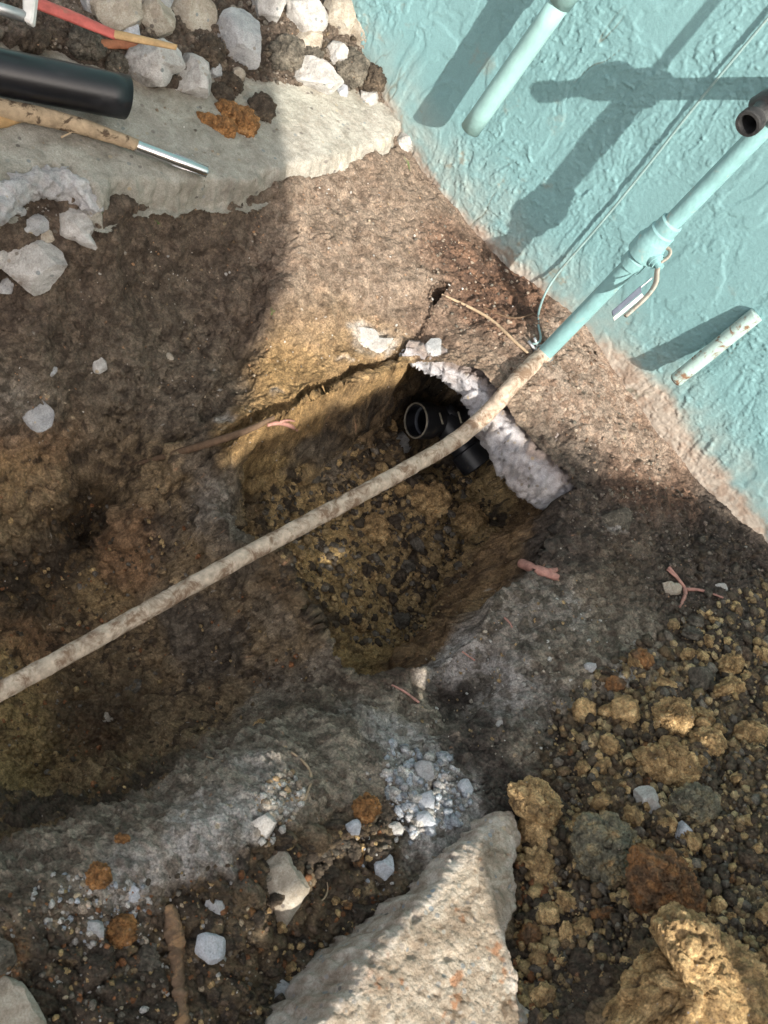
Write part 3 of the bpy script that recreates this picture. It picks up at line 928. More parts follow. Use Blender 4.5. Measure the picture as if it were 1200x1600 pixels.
def fracture(me, amt=1.0):
    """angular breaks: cells of tilted planes over the faces of a mesh"""
    n = len(me.vertices)
    V = np.zeros(n * 3, np.float32)
    me.vertices.foreach_get('co', V)
    V = V.reshape(-1, 3)
    Nn_ = np.zeros(n * 3, np.float32)
    me.vertex_normals.foreach_get('vector', Nn_)
    Nn_ = Nn_.reshape(-1, 3)
    d = 0
    for fq, am in ((45, .8), (110, .5)):
        e1, e2, ei = worley(V, fq, 8)
        d = d + am * ((V * (_feat[ei] - .5)).sum(1) * 2.2 % .02 - .01) * .6 + (_feat[ei][:, 0] - .5) * .008 * am
    d = d + fbm(V, 160, 3, .6, 9) * .0015
    V = V + Nn_ * (d * amt)[:, None]
    me.vertices.foreach_set('co', V.astype(np.float32).ravel())
    me.update()
    return me


# ------------------------------------------------------------------ house wall
wx = np.r_[-6 + np.arange(0, 5.1, .3), np.arange(-.80, .40, .0015), .42, .5, .6, .8, np.arange(1.0, 6, .4)]
wz = np.r_[-.35, -.2, -.12, np.arange(-.09, .52, .0015), .55, .65, .8, 1.2, 1.7, 2.2, 2.6]
nwx, nwz = len(wx), len(wz)
ax, az = np.meshgrid(wx, wz)
ax, az = ax.ravel(), az.ravel()
WP = np.stack([ax, np.full_like(ax, 0), az], -1).astype(np.float32)
st = WP.copy()
st[:, 2] *= .55                                    # trowel strokes run up the wall
st += np.stack([perlin(WP, 12, 61), 0 * ax, perlin(WP, 12, 62)], -1) * .03
n1 = fbm(st, 27, 3, .55, 63)
n2 = fbm(st + .3, 58, 3, .6, 64)
n3 = fbm(WP * [1, 1, .8], 130, 3, .6, 65)
dens = sstep(-.25, .3, perlin(WP, 7, 66) + .05)
h1 = sstep(.0, .14, n1) * .0013 + np.exp(-((n1 - .03) / .028) ** 2) * .0010 * sstep(-.2, .3, perlin(WP, 18, 85))
h2 = (sstep(.03, .11, n2) * .0011 + np.exp(-((n2 - .04) / .03) ** 2) * .0013) * dens
h3 = np.exp(-((n3 - .1) / .06) ** 2) * .0010 * dens
dropl = sstep(.28, .42, fbm(WP, 75, 2, .5, 67)) * .0015 * dens
wh = h1 + h2 + h3 + dropl + fbm(WP, 4, 2, .5, 68) * .004 + fbm(WP, 300, 2, .5, 69) * .0003
ck = np.abs(fbm(WP * [1.2, 1, .35] + .7, 4.5, 4, .5, 70))
crk = np.exp(-(ck / .0032) ** 2) * sstep(.12, .3, perlin(WP, 5, 71))
low = sstep(.12, .0, az)
ck2 = np.abs(fbm(WP * [1.4, 1, .35] + 2.7, 8, 4, .5, 74))
crk = np.maximum(crk, np.exp(-(ck2 / .006) ** 2) * low * sstep(-.1, .2, perlin(WP, 9, 75)))
wh -= crk * .0016
edge = az + .006 + perlin(WP, 11, 72) * .018 + perlin(WP, 42, 73) * .009 + perlin(WP, 140, 76) * .004
# where the paint ends, along the wall
line = np.interp(ax, [-.75, -.6, -.5, -.4, -.3, -.15, -.05, .05, .15, .26, .4], [.05, .035, -.005, -.012, -.008, .012, .03, .032, .022, -.008, -.02])
bare = sstep(.014, -.012, edge - line)
wh -= bare * .0012
wh += bare * fbm(WP, 150, 3, .6, 77) * .0014
dirtband = sstep(.10, .0, edge - line * .6) * (.6 + .5 * perlin(WP, 26, 78) + .3 * perlin(WP, 90, 79))
teal = np.array([.165, .305, .325])
cement = np.array([.37, .325, .28])
dirtc = np.array([.40, .345, .285])
wc = np.tile(teal, (len(ax), 1)) * (1 + .13 * fbm(WP, 7, 5, .65, 79) + .08 * n3)[:, None]
wc = wc * (1 - .45 * np.clip(dirtband, 0, 1))[:, None] + dirtc * (.45 * np.clip(dirtband, 0, 1))[:, None]
wc = wc * (1 - bare)[:, None] + cement * (1 + .3 * fbm(WP, 60, 4, .6, 80))[:, None] * bare[:, None]
stain = sstep(.2, .42, fbm(WP, 16, 6, .7, 81)) * sstep(.30, .02, az)
wc = wc * (1 - .6 * stain)[:, None] + np.array([.26, .2, .13]) * .6 * stain[:, None]
wc = wc * (1 - .75 * crk)[:, None] + np.array([.12, .12, .09]) * (.75 * crk)[:, None]
# splash of soil right over the ground
spl = sstep(.03, -.01, edge - line * .4) * sstep(-.1, .3, fbm(WP, 55, 3, .6, 82))
wc = wc * (1 - .6 * spl)[:, None] + np.array([.24, .165, .12]) * .6 * spl[:, None]
wh = wh * .82
WP[:, 1] = WALL_Y - wh
m, nt, b = new_mat('teal_stucco', .62, .35)
a_ = nd(nt, 'ShaderNodeVertexColor', layer_name='Col')
v_ = coord(nt)
fn = noise_n(nt, v_, 500, 5, .65)
cc = mixc(nt, 1.0, a_.outputs[0], ramp(nt, fn, [(.3, (.9, .9, .9)), (.7, (1.08, 1.08, 1.08))]), 'MULTIPLY')
nt.links.new(cc, b.inputs['Base Color'])
nb = bump(nt, b, noise_n(nt, v_, 230, 6, .7, .5), .5, .0012)
bump(nt, b, fn, .4, .0004, nb)
STUCCO = m
house = empty('house_wall', (0, WALL_Y, 0), 'teal painted stucco house wall rising behind the excavation', 'wall')
me = mesh_np('stucco', WP - np.array([0, WALL_Y, 0]), grid_faces(nwx, nwz)[:, ::-1] if False else grid_faces(nwx, nwz), np.clip(wc, .02, .9))
link('stucco', me, STUCCO, house)
bm = bmesh.new()
bmesh.ops.create_cube(bm, size=1)
for v in bm.verts:
    v.co = Vector((v.co.x * 12, v.co.y * .2 + .125, (v.co.z + .5) * 3.1 - .5))
me = bpy.data.meshes.new('core')
bm.to_mesh(me)
bm.free()
link('wall_core', me, simple('wall_block', (.3, .29, .27), .9), house)


# ------------------------------------------------------------------ generic block with a broken outline (slab, chunk)
def block(name, poly, ztop, thick, res, mat, edge_w=.004, wob=.004, rough=.0015, seed=0, tilt=(0, 0), color=None, lump=0, **kw):
    poly = np.array(poly)
    lo = poly[:, :2].min(0) - .03
    hi = poly[:, :2].max(0) + .03
    xs = np.arange(lo[0], hi[0], res)
    ys = np.arange(lo[1], hi[1], res)
    X, Y = np.meshgrid(xs, ys)
    X, Y = X.ravel(), Y.ravel()
    p = np.stack([X, Y, np.zeros_like(X)], -1).astype(np.float32)
    sd = poly_sd(p, poly) + perlin(p, 25, seed) * wob * 1.5 + perlin(p, 70, seed + 1) * wob + perlin(p, 200, seed + 2) * wob * .35
    zt = ztop(X, Y) if callable(ztop) else np.full_like(X, ztop)
    zt = zt + tilt[0] * (X - poly[:, 0].mean()) + tilt[1] * (Y - poly[:, 1].mean())
    e = np.clip(sd / edge_w, -1, 1)
    z = zt + fbm(p, 12, 3, .5, seed + 3) * rough * 2 + fbm(p, 110, 4, .6, seed + 4) * rough
    if lump:
        f1, f2, i_ = worley(p, 75, seed + 5)
        z = z + (np.sqrt(np.clip((f2 - f1) * 1.9, 0, 1)) - .4) * lump * (_feat[i_][:, 0])
        g1, g2, j2 = worley(p, 210, seed + 6)
        z = z + (np.sqrt(np.clip((g2 - g1) * 1.9, 0, 1)) - .4) * lump * .5 * (_feat[j2][:, 0])
        z = z - sstep(.25, .5, fbm(p, 30, 3, .5, seed + 7)) * lump * 1.6
    drop = np.where(sd > 0, (1 - np.sqrt(np.clip(1 - (1 - np.clip(sd / edge_w, 0, 1)) ** 2, 0, 1))) * edge_w * .8, edge_w * .8 + np.clip(-sd / (edge_w * .8 + .004), 0, 1) * thick)
    z = z - drop
    V = np.stack([X + (sd < edge_w) * perlin(p + .4, 130, seed + 8) * .0015, Y, z], -1)
    V += (sd < 0)[:, None] * np.stack([perlin(V, 90, seed + 9), perlin(V, 90, seed + 10), 0 * X], -1) * .003
    Fq = grid_faces(len(xs), len(ys))
    keep = (sd[Fq] > -(edge_w + .012)).all(1)
    Fq = Fq[keep]
    used = np.unique(Fq)
    remap = np.zeros(len(V), int)
    remap[used] = np.arange(len(used))
    colr = color(V[used], sd[used], p[used]) if color else np.ones((len(used), 3))
    me = mesh_np(name, V[used], remap[Fq], colr)
    return link(name, me, mat, **kw)


# concrete walkway slab running off to the left
sp = [onZ(x, y, z)[:2] for x, y, z in [(628, 200, .0), (600, 230, .0), (540, 243, .0), (450, 266, .0), (385, 285, .0), (330, 289, .0), (230, 289, .0), (175, 292, .0), (154, 312, .0), (140, 288, .0), (105, 268, .0), (60, 266, .0), (20, 285, .0), (-20, 310, .0)]]
sp = [np.array(q) for q in sp]
spoly = [(sp[0][0] - .005, 1.292)] + sp + [sp[-1] + [-.05, -.15], np.array([-1.6, .2]), np.array([-1.6, 1.292])]


def slabcol(V, sd, p):
    """worn tan, weathered grey-green and soil-stained areas of the concrete"""
    c = np.ones((len(V), 3))
    g = sstep(-.3, .3, fbm(p, 7, 4, .6, 90))
    c = c * (1 - .25 * g)[:, None] + np.array([.74, .82, .74]) * (.25 * g)[:, None]
    near = sstep(1.2, .95, V[:, 1])
    c *= (1 - .18 * near)[:, None]
    s = sstep(.0, .6, fbm(p, 14, 6, .7, 91) + .15 * sstep(.06, .2, sd))
    c = c * (1 - .7 * s)[:, None] + np.array([.5, .4, .32]) * (.7 * s)[:, None]
    return c


block('pavement', spoly, lambda X, Y: .007 + 0 * X, .03, .0019, SLAB, .008, .005, .0014, 5, color=slabcol, lump=.0008, kind='structure')


_ins = (poly_sd(P_base[:, :2], np.array([q[:2] for q in spoly], float)) > .004).reshape(ny, nx)
Zg[_ins] = np.maximum(Zg[_ins], .007)
Zroof[_ins] = np.maximum(Zroof[_ins], .007)
# broken edge of the notch in the slab
_np = smooth_path([[*onZ(x, y, z), r] for x, y, z, r in [(-25, 335, -.012, .016), (8, 308, -.01, .018), (40, 290, -.008, .017), (75, 282, -.008, .016), (108, 288, -.008, .015), (134, 308, -.010, .012), (150, 334, -.014, .007)]], 2)
notch = tube(_np, n=40, step=.002, noise=.009, nf=30, seed=4)
fracture(notch, .45)
link('broken_edge', notch, concrete_mat('notch_concrete', [(.3, .3, .31), (.46, .46, .47), (.62, .62, .61)], dirt_amt=.55, stones=.5), parent=bpy.data.objects['pavement'])

# ------------------------------------------------------------------ water riser with valve, tap and buried run
RX = atD(855, 548, 1.43)


def riser_at(z):
    return np.array([RX[0], RX[1], z])


def to_px(p):
    c = R.T @ (np.array(p) - EYE)
    return 600 + F * c[0] / -c[2], 800 - F * c[1] / -c[2], -c[2]


r_pipe = .0107
wp = empty('water_pipe', tuple(riser_at(0)), 'teal painted riser pipe with valve and tap, continuing dirt-crusted across the pit', 'water pipe')
org = np.array(wp.location)


def sub(me, name, mat, parent=wp, o=None, **kw):
    me.transform(Matrix.Translation(Vector(-(org if o is None else np.array(o)))))
    return link(name, me, mat, parent, **kw)


zt = .425
sub(tube([riser_at(-.012), riser_at(zt)], r_pipe, 32, .02, .0003, 90), 'riser', PAINT)
# valve body: collars and hexes on the riser
vz = riser_at(0)[2]


def z_on_riser(px_):
    zs = np.linspace(-.3, .5, 800)
    xs_ = np.array([to_px(riser_at(z))[0] for z in zs])
    return float(np.interp(px_, xs_, zs))


z0v, z1v = z_on_riser(985), z_on_riser(1052)
L = z1v - z0v
prof = [(0, .0113), (.0, .0145), (.012 * 1, .0145), (.0135, .0128), (.016, .0128), (.018, .0185), (.018 + .018, .0195), (.040, .0178), (.042, .0178), (.044, .0165), (.054, .0162), (.056, .0145), (.068, .0140), (.070, .0113)]
prof = [(t * L / .070, r) for t, r in prof]
valve = lathe(riser_at(z0v), (0, 0, 1), prof, 32)
sub(valve, 'valve_body', PAINT)
# raised casting letters band on the body
# valve stem and bonnet towards the viewer's right
cz = z0v + L * .42
stem_dir = unit(np.array([.93, -.35, 0]))
c0 = riser_at(cz)
stem = lathe(c0 + stem_dir * .012, stem_dir, [(0, .010), (.009, .010), (.009, .0085), (.013, .008), (.013, .0055), (.019, .005), (.0195, 0.0005)], 20)
st_o = sub(stem, 'valve_bonnet', PAINT)
# bent strap handle hooked over the stem, hanging down beside the pipe
D_h = to_px(c0 + stem_dir * .025)[2]


def hp(x, y, d=0):
    return atD(x, y, D_h + d)


strap = smooth_path([list(hp(1018, 402, 0)) + [.0028], list(hp(1030, 390, -.004)) + [.003], list(hp(1043, 386, -.006)) + [.003], list(hp(1049, 394, -.006)) + [.003], list(hp(1042, 404, -.004)) + [.003], list(hp(1030, 410, -.002)) + [.0036],
                     list(hp(1026, 425, 0)) + [.0045], list(hp(1026, 440, 0)) + [.0048], list(hp(1018, 455, 0)) + [.0046], list(hp(1000, 474, 0)) + [.0046], list(hp(977, 494, 0)) + [.0042]], 2)
hd = sub(tube(strap, n=14, step=.002, noise=.0006, flat=.55), 'lever_handle', TANGRIP)


def plate(corners, th, nrm):
    c = [np.array(q) for q in corners]
    nrm = unit(nrm) * th
    V = [*c, *[q + nrm for q in c]]
    me = bpy.data.meshes.new('plate')
    n = len(c)
    fs = [tuple(range(n)), tuple(range(2 * n - 1, n - 1, -1))] + [(i, i + n, (i + 1) % n + n, (i + 1) % n) for i in range(n)]
    me.from_pydata([tuple(q) for q in V], [], fs)
    bm = bmesh.new()
    bm.from_mesh(me)
    bmesh.ops.recalc_face_normals(bm, faces=bm.faces)
    bmesh.ops.bevel(bm, geom=bm.edges, offset=th * .18, segments=1, affect='EDGES')
    bm.to_mesh(me)
    bm.free()
    return me


viewd = R @ np.array([0, 0, 1.0])
g_ = sub(plate([hp(956, 486, -.002), hp(1001, 446, -.002), hp(1003, 456, -.002), hp(958, 494, -.002)], .003, -viewd), 'grip', SLATE, hd)
sub(tube(smooth_path([list(hp(1000, 450)) + [.0009], list(hp(1012, 440)) + [.0009], list(hp(1020, 433)) + [.0009]], 1), n=8), 'pin', GALV, hd)
sub(plate([hp(958, 496, -.001), hp(1003, 458, -.001), hp(1006, 463, -.001), hp(960, 501, -.001)], .002, -viewd), 'grip_edge', WHITEP, hd)
# tee with nipple into the wall, and hose tap
tee = riser_at(zt)
nip = tube([tee + [0, -.002, .004], [tee[0], WALL_Y + .01, tee[2] + .004]], .0125, 24)
sub(nip, 'wall_nipple', PAINT)
sub(tube([tee - [0, 0, .014], tee + [0, 0, .024]], .0148, 24), 'tee', PAINT)
sub(tube([tee + [0, 0, .02], tee + [0, 0, 1.1]], .0042, 12, .05), 'upper_rod', PAINT)
tap_d = ray(1152, 207)
mouth = atD(1154, 206, 1.14)
tap_root = tee + np.array([0, -.012, -.008])
tc = atD(1196, 170, 1.105)
ax_ = unit(atD(1151, 209, 1.072) - tc)
tap = sub(lathe(tc, ax_, [(-.02, .012), (-.012, .0165), (-.004, .0165), (.0, .0120), (.012, .0105), (.026, .0105)], 30), 'hose_tap', BRASS)
# thread rings and the open mouth
tp = [(.025, .0117)]
for k in range(5):
    a0 = .0265 + k * .0024
    tp += [(a0, .0118), (a0 + .0007, .0134), (a0 + .0014, .0134), (a0 + .0021, .0118)]
tp += [(.040, .0128), (.0405, .0128), (.0405, .0098), (.030, .0090), (.012, .0086), (.011, .0001)]
sub(lathe(tc, ax_, tp, 32), 'threaded_spout', BRASS, tap)
bd = unit(np.array([.35, -.25, .9]))
sub(lathe(tc - ax_ * .006, bd, [(-.016, .010), (-.012, .0155), (.0, .0165), (.012, .0150), (.020, .0125), (.0205, .016), (.027, .016), (.0275, .0135), (.04, .012), (.052, .007)], 28), 'tap_body', BRASS, tap)
sub(tube([tee, tc - ax_ * .004], .0125, 20), 'tap_shank', BRASS, tap)
# riser goes on below the soil line bare and dirty, then runs off to the near side
zb1 = z_on_riser(752)
pA = riser_at(zb1)
dA = to_px(pA)[2]
end = atD(-60, 1112, 1.0)
mid = lambda px_, py_, f: atD(px_, py_, dA + (0.68 - dA) * f)
_gp = [(818, 582), (792, 612), (765, 642), (742, 664)]
_gt = hit([q[0] for q in _gp], [q[1] for q in _gp])[1]
_gt = np.array([min(_gt[0], 1.435), min(_gt[1], 1.43), min(_gt[2], 1.42), min(_gt[3], 1.415)]) - np.array([.012, .016, .028, .034])
run = [list(riser_at(.006)) + [.0112], list(riser_at(-.003)) + [.0116]] + [[*atD(q[0], q[1], t_), .0106] for q, t_ in zip(_gp, _gt)]
p0 = atD(705, 694, _gt[3] - .01)
run.append(list(p0) + [.0102])
for f in np.linspace(.12, 1, 7):
    q = p0 * (1 - f) + end * f
    q = q + np.array([math.sin(f * 9) * .0015, 0, math.sin(f * 7 + 1) * .002])
    run.append(list(q) + [.0102 - .0012 * f])
rp = resample(smooth_path(run, 2), .0025)
sub(tube(rp, n=28, noise=.0015, nf=60, seed=3), 'buried_pipe', DIRTY_PIPE)
# ground clamp at the soil line
cl = riser_at(.0)
sub(join([lathe(cl - [0, 0, .004], (0, 0, 1), [(0, .0125), (0, .0142), (.007, .0142), (.007, .0125)], 24),
          tube([cl + np.array([-.012, -.006, 0]), cl + np.array([-.026, -.008, .002])], .0025, 10),
          tube([cl + np.array([-.014, -.002, .004]), cl + np.array([-.024, -.004, .010])], .0022, 10)]), 'ground_clamp', GALV)

# ------------------------------------------------------------------ thin wire on the wall
wpts = [onY(1240, -18, WALL_Y - .007), onY(1200, 28, WALL_Y - .007), onY(1090, 160, WALL_Y - .007), onY(1000, 275, WALL_Y - .007), onY(930, 360, WALL_Y - .008), onY(872, 425, WALL_Y - .008),
        onY(850, 460, WALL_Y - .022), onY(838, 498, WALL_Y - .062), list(riser_at(.012) + np.array([-.012, .0, 0])), list(riser_at(.002) + np.array([-.02, -.006, 0]))]
wire = smooth_path([list(q)[:3] + [.0016] for q in wpts], 2)
link('wire', tube(wire, n=10, step=.006), WIREM, label='thin pale wire running down the teal wall to the pipe clamp', cat='wire')

# ------------------------------------------------------------------ upper painted drain pipe, standing off the wall
Pb = onY(735, 202, WALL_Y - .053)
r1 = .0134
dp = empty('drain_pipe', tuple(Pb), 'thick pale teal vertical pipe ending open above the slab', 'pipe')
topz = 0.62
zj = None
for z in np.linspace(Pb[2], .6, 400):
    if to_px([Pb[0], Pb[1], z])[1] < 4 and zj is None:
        zj = z
zj = zj or .5
sub(tube([Pb, [Pb[0], Pb[1], zj]], r1, 36, .03, .0002, 40, open_r=.86), 'pipe', PAINT_PALE, dp, Pb)
sub(tube([[Pb[0], Pb[1], zj - .001], [Pb[0], Pb[1], zj + .06]], r1 * 1.14, 36, None, open_r=.84), 'coupling', PAINT_PALE, dp, Pb)
sub(tube([[Pb[0], Pb[1], zj + .02], [Pb[0], Pb[1], zj + 1.2]], r1 * .99, 36, .1), 'upper_pipe', PAINT_PALE, dp, Pb)
sub(tube([[Pb[0], Pb[1], zj + .9], [Pb[0], WALL_Y + .01, zj + .9]], .008, 12, None), 'wall_bracket', GALV, dp, Pb)

# stub of a cut pipe coming out of the wall and turning down
s0 = onY(1168, 503, WALL_Y - .008)
s1 = onY(1056, 594, WALL_Y - .034)
stp = [[*(s0 + (s0 - s1) * .12), .0100], [*s0, .0100], [*(s0 * .5 + s1 * .5), .0098], [*s1, .0094]]
so = empty('pipe_stub', tuple(s0), 'short rusty pipe stub slanting out of the stucco at right', 'pipe')
sub(tube(smooth_path(stp, 2), n=28, noise=.0006, nf=90), 'pipe', PAINT_WORN, so, s0)
mo = unit(s1 - s0)
sub(tube([s1 - mo * .0, s1 + mo * .0015], .0080, 20), 'open_end', simple('stub_rust', (.1, .05, .03), .9), so, s0)

# ------------------------------------------------------------------ black plastic drain pipe at top left
b0 = onZ(197, 152, .045)
b1 = onZ(-160, 80, .045)
bd_ = unit(b1 - b0)
b1 = b0 + bd_ * .55
bo = empty('black_pipe', tuple(b0), 'smooth black plastic pipe lying across the slab at the left edge', 'pipe')
sub(tube([b0, b1], .0243, 48, .02, open_r=.91), 'pipe', ABS, bo, b0)

# muddy shaft with a bright steel point
t0 = onZ(326, 270, .016)
t1 = onZ(214, 228, .022)
tooldir = None
tl = empty('digging_bar', tuple(t1), 'mud-coated digging tool shaft with a shiny steel tip resting on the slab', 'digging tool')
sh = [[*onZ(-60, 158, .024), .0115], [*onZ(0, 170, .024), .0105], [*onZ(60, 180, .024), .0100], [*onZ(130, 198, .023), .0090], [*onZ(180, 215, .022), .0075], [*t1, .0072]]
sub(tube(smooth_path(sh, 2), n=22, step=.004, noise=.0012, nf=50, seed=5), 'shaft', MUDWOOD, tl, t1)
u_ = unit(t0 - t1)
Lt = np.linalg.norm(t0 - t1)
tip = sub(lathe(t1 - u_ * .002, u_, [(0, .0068), (Lt * .5, .0066), (Lt * .52, .0068), (Lt * .97, .0062), (Lt, .005), (Lt, .0001)], 20), 'steel_tip', STEEL, tl, t1)
side_ = unit(np.cross(u_, viewd))
for sgn in (-1, 1):
    sub(tube([t1 + u_ * Lt * .5 + side_ * sgn * .0064 + viewd * .001, t1 + u_ * Lt * .98 + side_ * sgn * .0056 + viewd * .001], .0012, 8), 'flute', STEEL, tip, t1)
sub(tube(smooth_path([[*onZ(-40, 188, .015), .009], [*onZ(0, 190, .015), .0085], [*onZ(30, 182, .015), .006], [*onZ(50, 188, .015), .0015]], 1), n=14, noise=.001), 'lower_flange', simple('ochre_mud', (.32, .2, .09), .9, 0, .3, 60, .001), tl, t1)

# red stick, white clip with rod
rs = empty('wooden_stake', tuple(onZ(150, 45, .06)), 'faded red painted flat stick leaning over the rubble at top left', 'stick')
q0 = np.array(rs.location)
sub(tube(smooth_path([[*onZ(50, 2, .075), .008], [*onZ(110, 25, .07), .0085], [*onZ(180, 55, .065), .0068]], 1), n=12, step=.004, noise=.0008, flat=.5), 'painted_end', RED, rs, q0)
sub(tube(smooth_path([[*onZ(176, 53, .065), .0066], [*onZ(230, 64, .075), .006], [*onZ(276, 74, .085), .0042]], 1), n=12, step=.004, noise=.0008, flat=.5), 'bare_end', TANWOOD, rs, q0)
cp = empty('bracket', tuple(onZ(42, 18, .08)), 'white plastic clip with a grey metal rod at the top left corner', 'bracket')
q0 = np.array(cp.location)
sub(plate([atD(34, -14, 1.13), atD(56, -14, 1.13), atD(50, 38, 1.13), atD(35, 30, 1.13)], .012, -viewd), 'clip', WHITEP, cp, q0)
sub(tube([atD(-60, -6, 1.11), atD(40, 26, 1.135)], .006, 14), 'rod', GALV, cp, q0)
link('wood_splinter', tube(smooth_path([[*onZ(149, 70, .03), .0065], [*onZ(185, 68, .03), .0065], [*onZ(222, 75, .03), .0048]], 1), n=10, step=.004, noise=.0015, flat=.5), REDWOOD, label='short reddish wood splinter between the black pipe and the rubble', cat='wood chip')


# ------------------------------------------------------------------ stones: outline in the view, own depth and thickness
_ico = {}


def ico(sub_):
    if sub_ not in _ico:
        bm = bmesh.new()
        bmesh.ops.create_icosphere(bm, subdivisions=sub_, radius=1)
        V = np.array([v.co[:] for v in bm.verts])
        Fs = np.array([[v.index for v in f.verts] for f in bm.faces])
        bm.free()
        _ico[sub_] = (V, Fs)
    return _ico[sub_]


def crumble(V, size, seed, amt=1.0, f=1.0):
    """a body made of clumps: cells pushed out, crevices between"""
    c = V.mean(0)
    Q = V - c
    n_ = Q / (np.linalg.norm(Q, axis=1)[:, None] + 1e-9)
    W = (Q + seed * .37) / size
    a1, a2, ia = worley(W, 1.9 * f, seed % 11)
    b1, b2, ib = worley(W, 4.6 * f, seed % 13)
    d = (np.sqrt(np.clip((a2 - a1) * 1.8, 0, 1)) - .5) * .20 * (.4 + _feat[ia][:, 0]) + (np.sqrt(np.clip((b2 - b1) * 1.8, 0, 1)) - .5) * .085 * (.3 + _feat[ib][:, 0])
    d = d + (_feat[ia][:, 1] - .5) * .16 + (_feat[ib][:, 1] - .5) * .05 + fbm(W, 9 * f, 3, .6, seed % 5) * .03
    return Q + n_ * (d * amt / max(1.0, f) ** 1.1)[:, None] * size + c


def rockify(V, size, seed, craggy=1.0, facet=1.0):
    """break a smooth body: facets cut by planes, then lumps and grain"""
    r_ = np.random.RandomState(seed)
    c = V.mean(0)
    Q = V - c
    for k in range(int(9 * facet)):
        n = unit(r_.normal(size=3))
        lim = np.abs(Q @ n).max() * r_.uniform(.62, .92)
        d = Q @ n - lim
        Q = Q - np.where(d > 0, d, 0)[:, None] * n * .96
    n_ = Q / (np.linalg.norm(Q, axis=1)[:, None] + 1e-9)
    W = (Q + seed * .37) / size
    Q = Q + n_ * (fbm(W, 1.6, 4, .55, seed % 7) * .16 * craggy + fbm(W, 6, 3, .6, seed % 5) * .05 * craggy)[:, None] * size
    return Q + c


def stone(outline, mat, name, label, cat, sub_=4, dz=None, thick=.8, seed=None, craggy=1.0, facet=1.0, group=None, lift=.2, pull=0, depth=None, crum=0, crum_f=1.0):
    o = np.array(outline, float)
    c = o.mean(0)
    seed = int(c[0] * 7 + c[1]) if seed is None else seed
    P_, t_ = hit([c[0]], [c[1]])
    t = t_[0] if depth is None else depth
    ang = np.arctan2(o[:, 1] - c[1], o[:, 0] - c[0])
    rad = np.hypot(o[:, 0] - c[0], o[:, 1] - c[1])
    od = np.argsort(ang)
    ang, rad = ang[od], rad[od]
    aa = np.r_[ang - 2 * np.pi, ang, ang + 2 * np.pi]
    rr = np.r_[rad, rad, rad]
    mr = rad.mean() * t / F
    t = t - mr * lift - pull
    V, Fs = ico(sub_)
    th = np.arctan2(V[:, 1], V[:, 0])
    r_xy = np.interp(th, aa, rr)
    k = t / F
    cam_c = _ray(*c) * t
    X = V[:, 0] * r_xy * k
    Yc = -V[:, 1] * r_xy * k
    Zc = V[:, 2] * mr * thick
    Q = np.stack([X, Yc, Zc], -1)
    Q = rockify(Q, mr, seed, craggy * (.8 if crum else .42), facet * 1.8 if crum == 0 else .25)
    if crum:
        Q = crumble(Q, mr, seed, crum, crum_f)
        if crum_f > 1.5:
            Q = crumble(Q, mr, seed + 3, crum * .55, crum_f * 2.3)
    else:
        Q = crumble(Q, mr, seed, .11, 1.4)
    Q = Q * (np.array([1.13, 1.13, 1]) if crum else np.array([1.2, 1.2, 1.1]))
    Wd = (Q + cam_c) @ R.T + EYE
    cen = Wd.mean(0)
    me = mesh_np(name, Wd - cen, Fs[:, ::-1])
    sharpen(me, 50 if crum else 28)
    ob = link(name, me, mat, label=label, cat=cat, group=group)
    ob.location = cen
    return ob


def ell(cx, cy, a, b_, rot=0, n=12, seed=0):
    r_ = np.random.RandomState(seed + int(cx))
    out = []
    for k in range(n):
        th = 2 * math.pi * k / n
        f = r_.uniform(.86, 1.12)
        x, y = a * f * math.cos(th), b_ * f * math.sin(th)
        c, s = math.cos(rot), math.sin(rot)
        out.append((cx + x * c - y * s, cy + x * s + y * c))
    return out


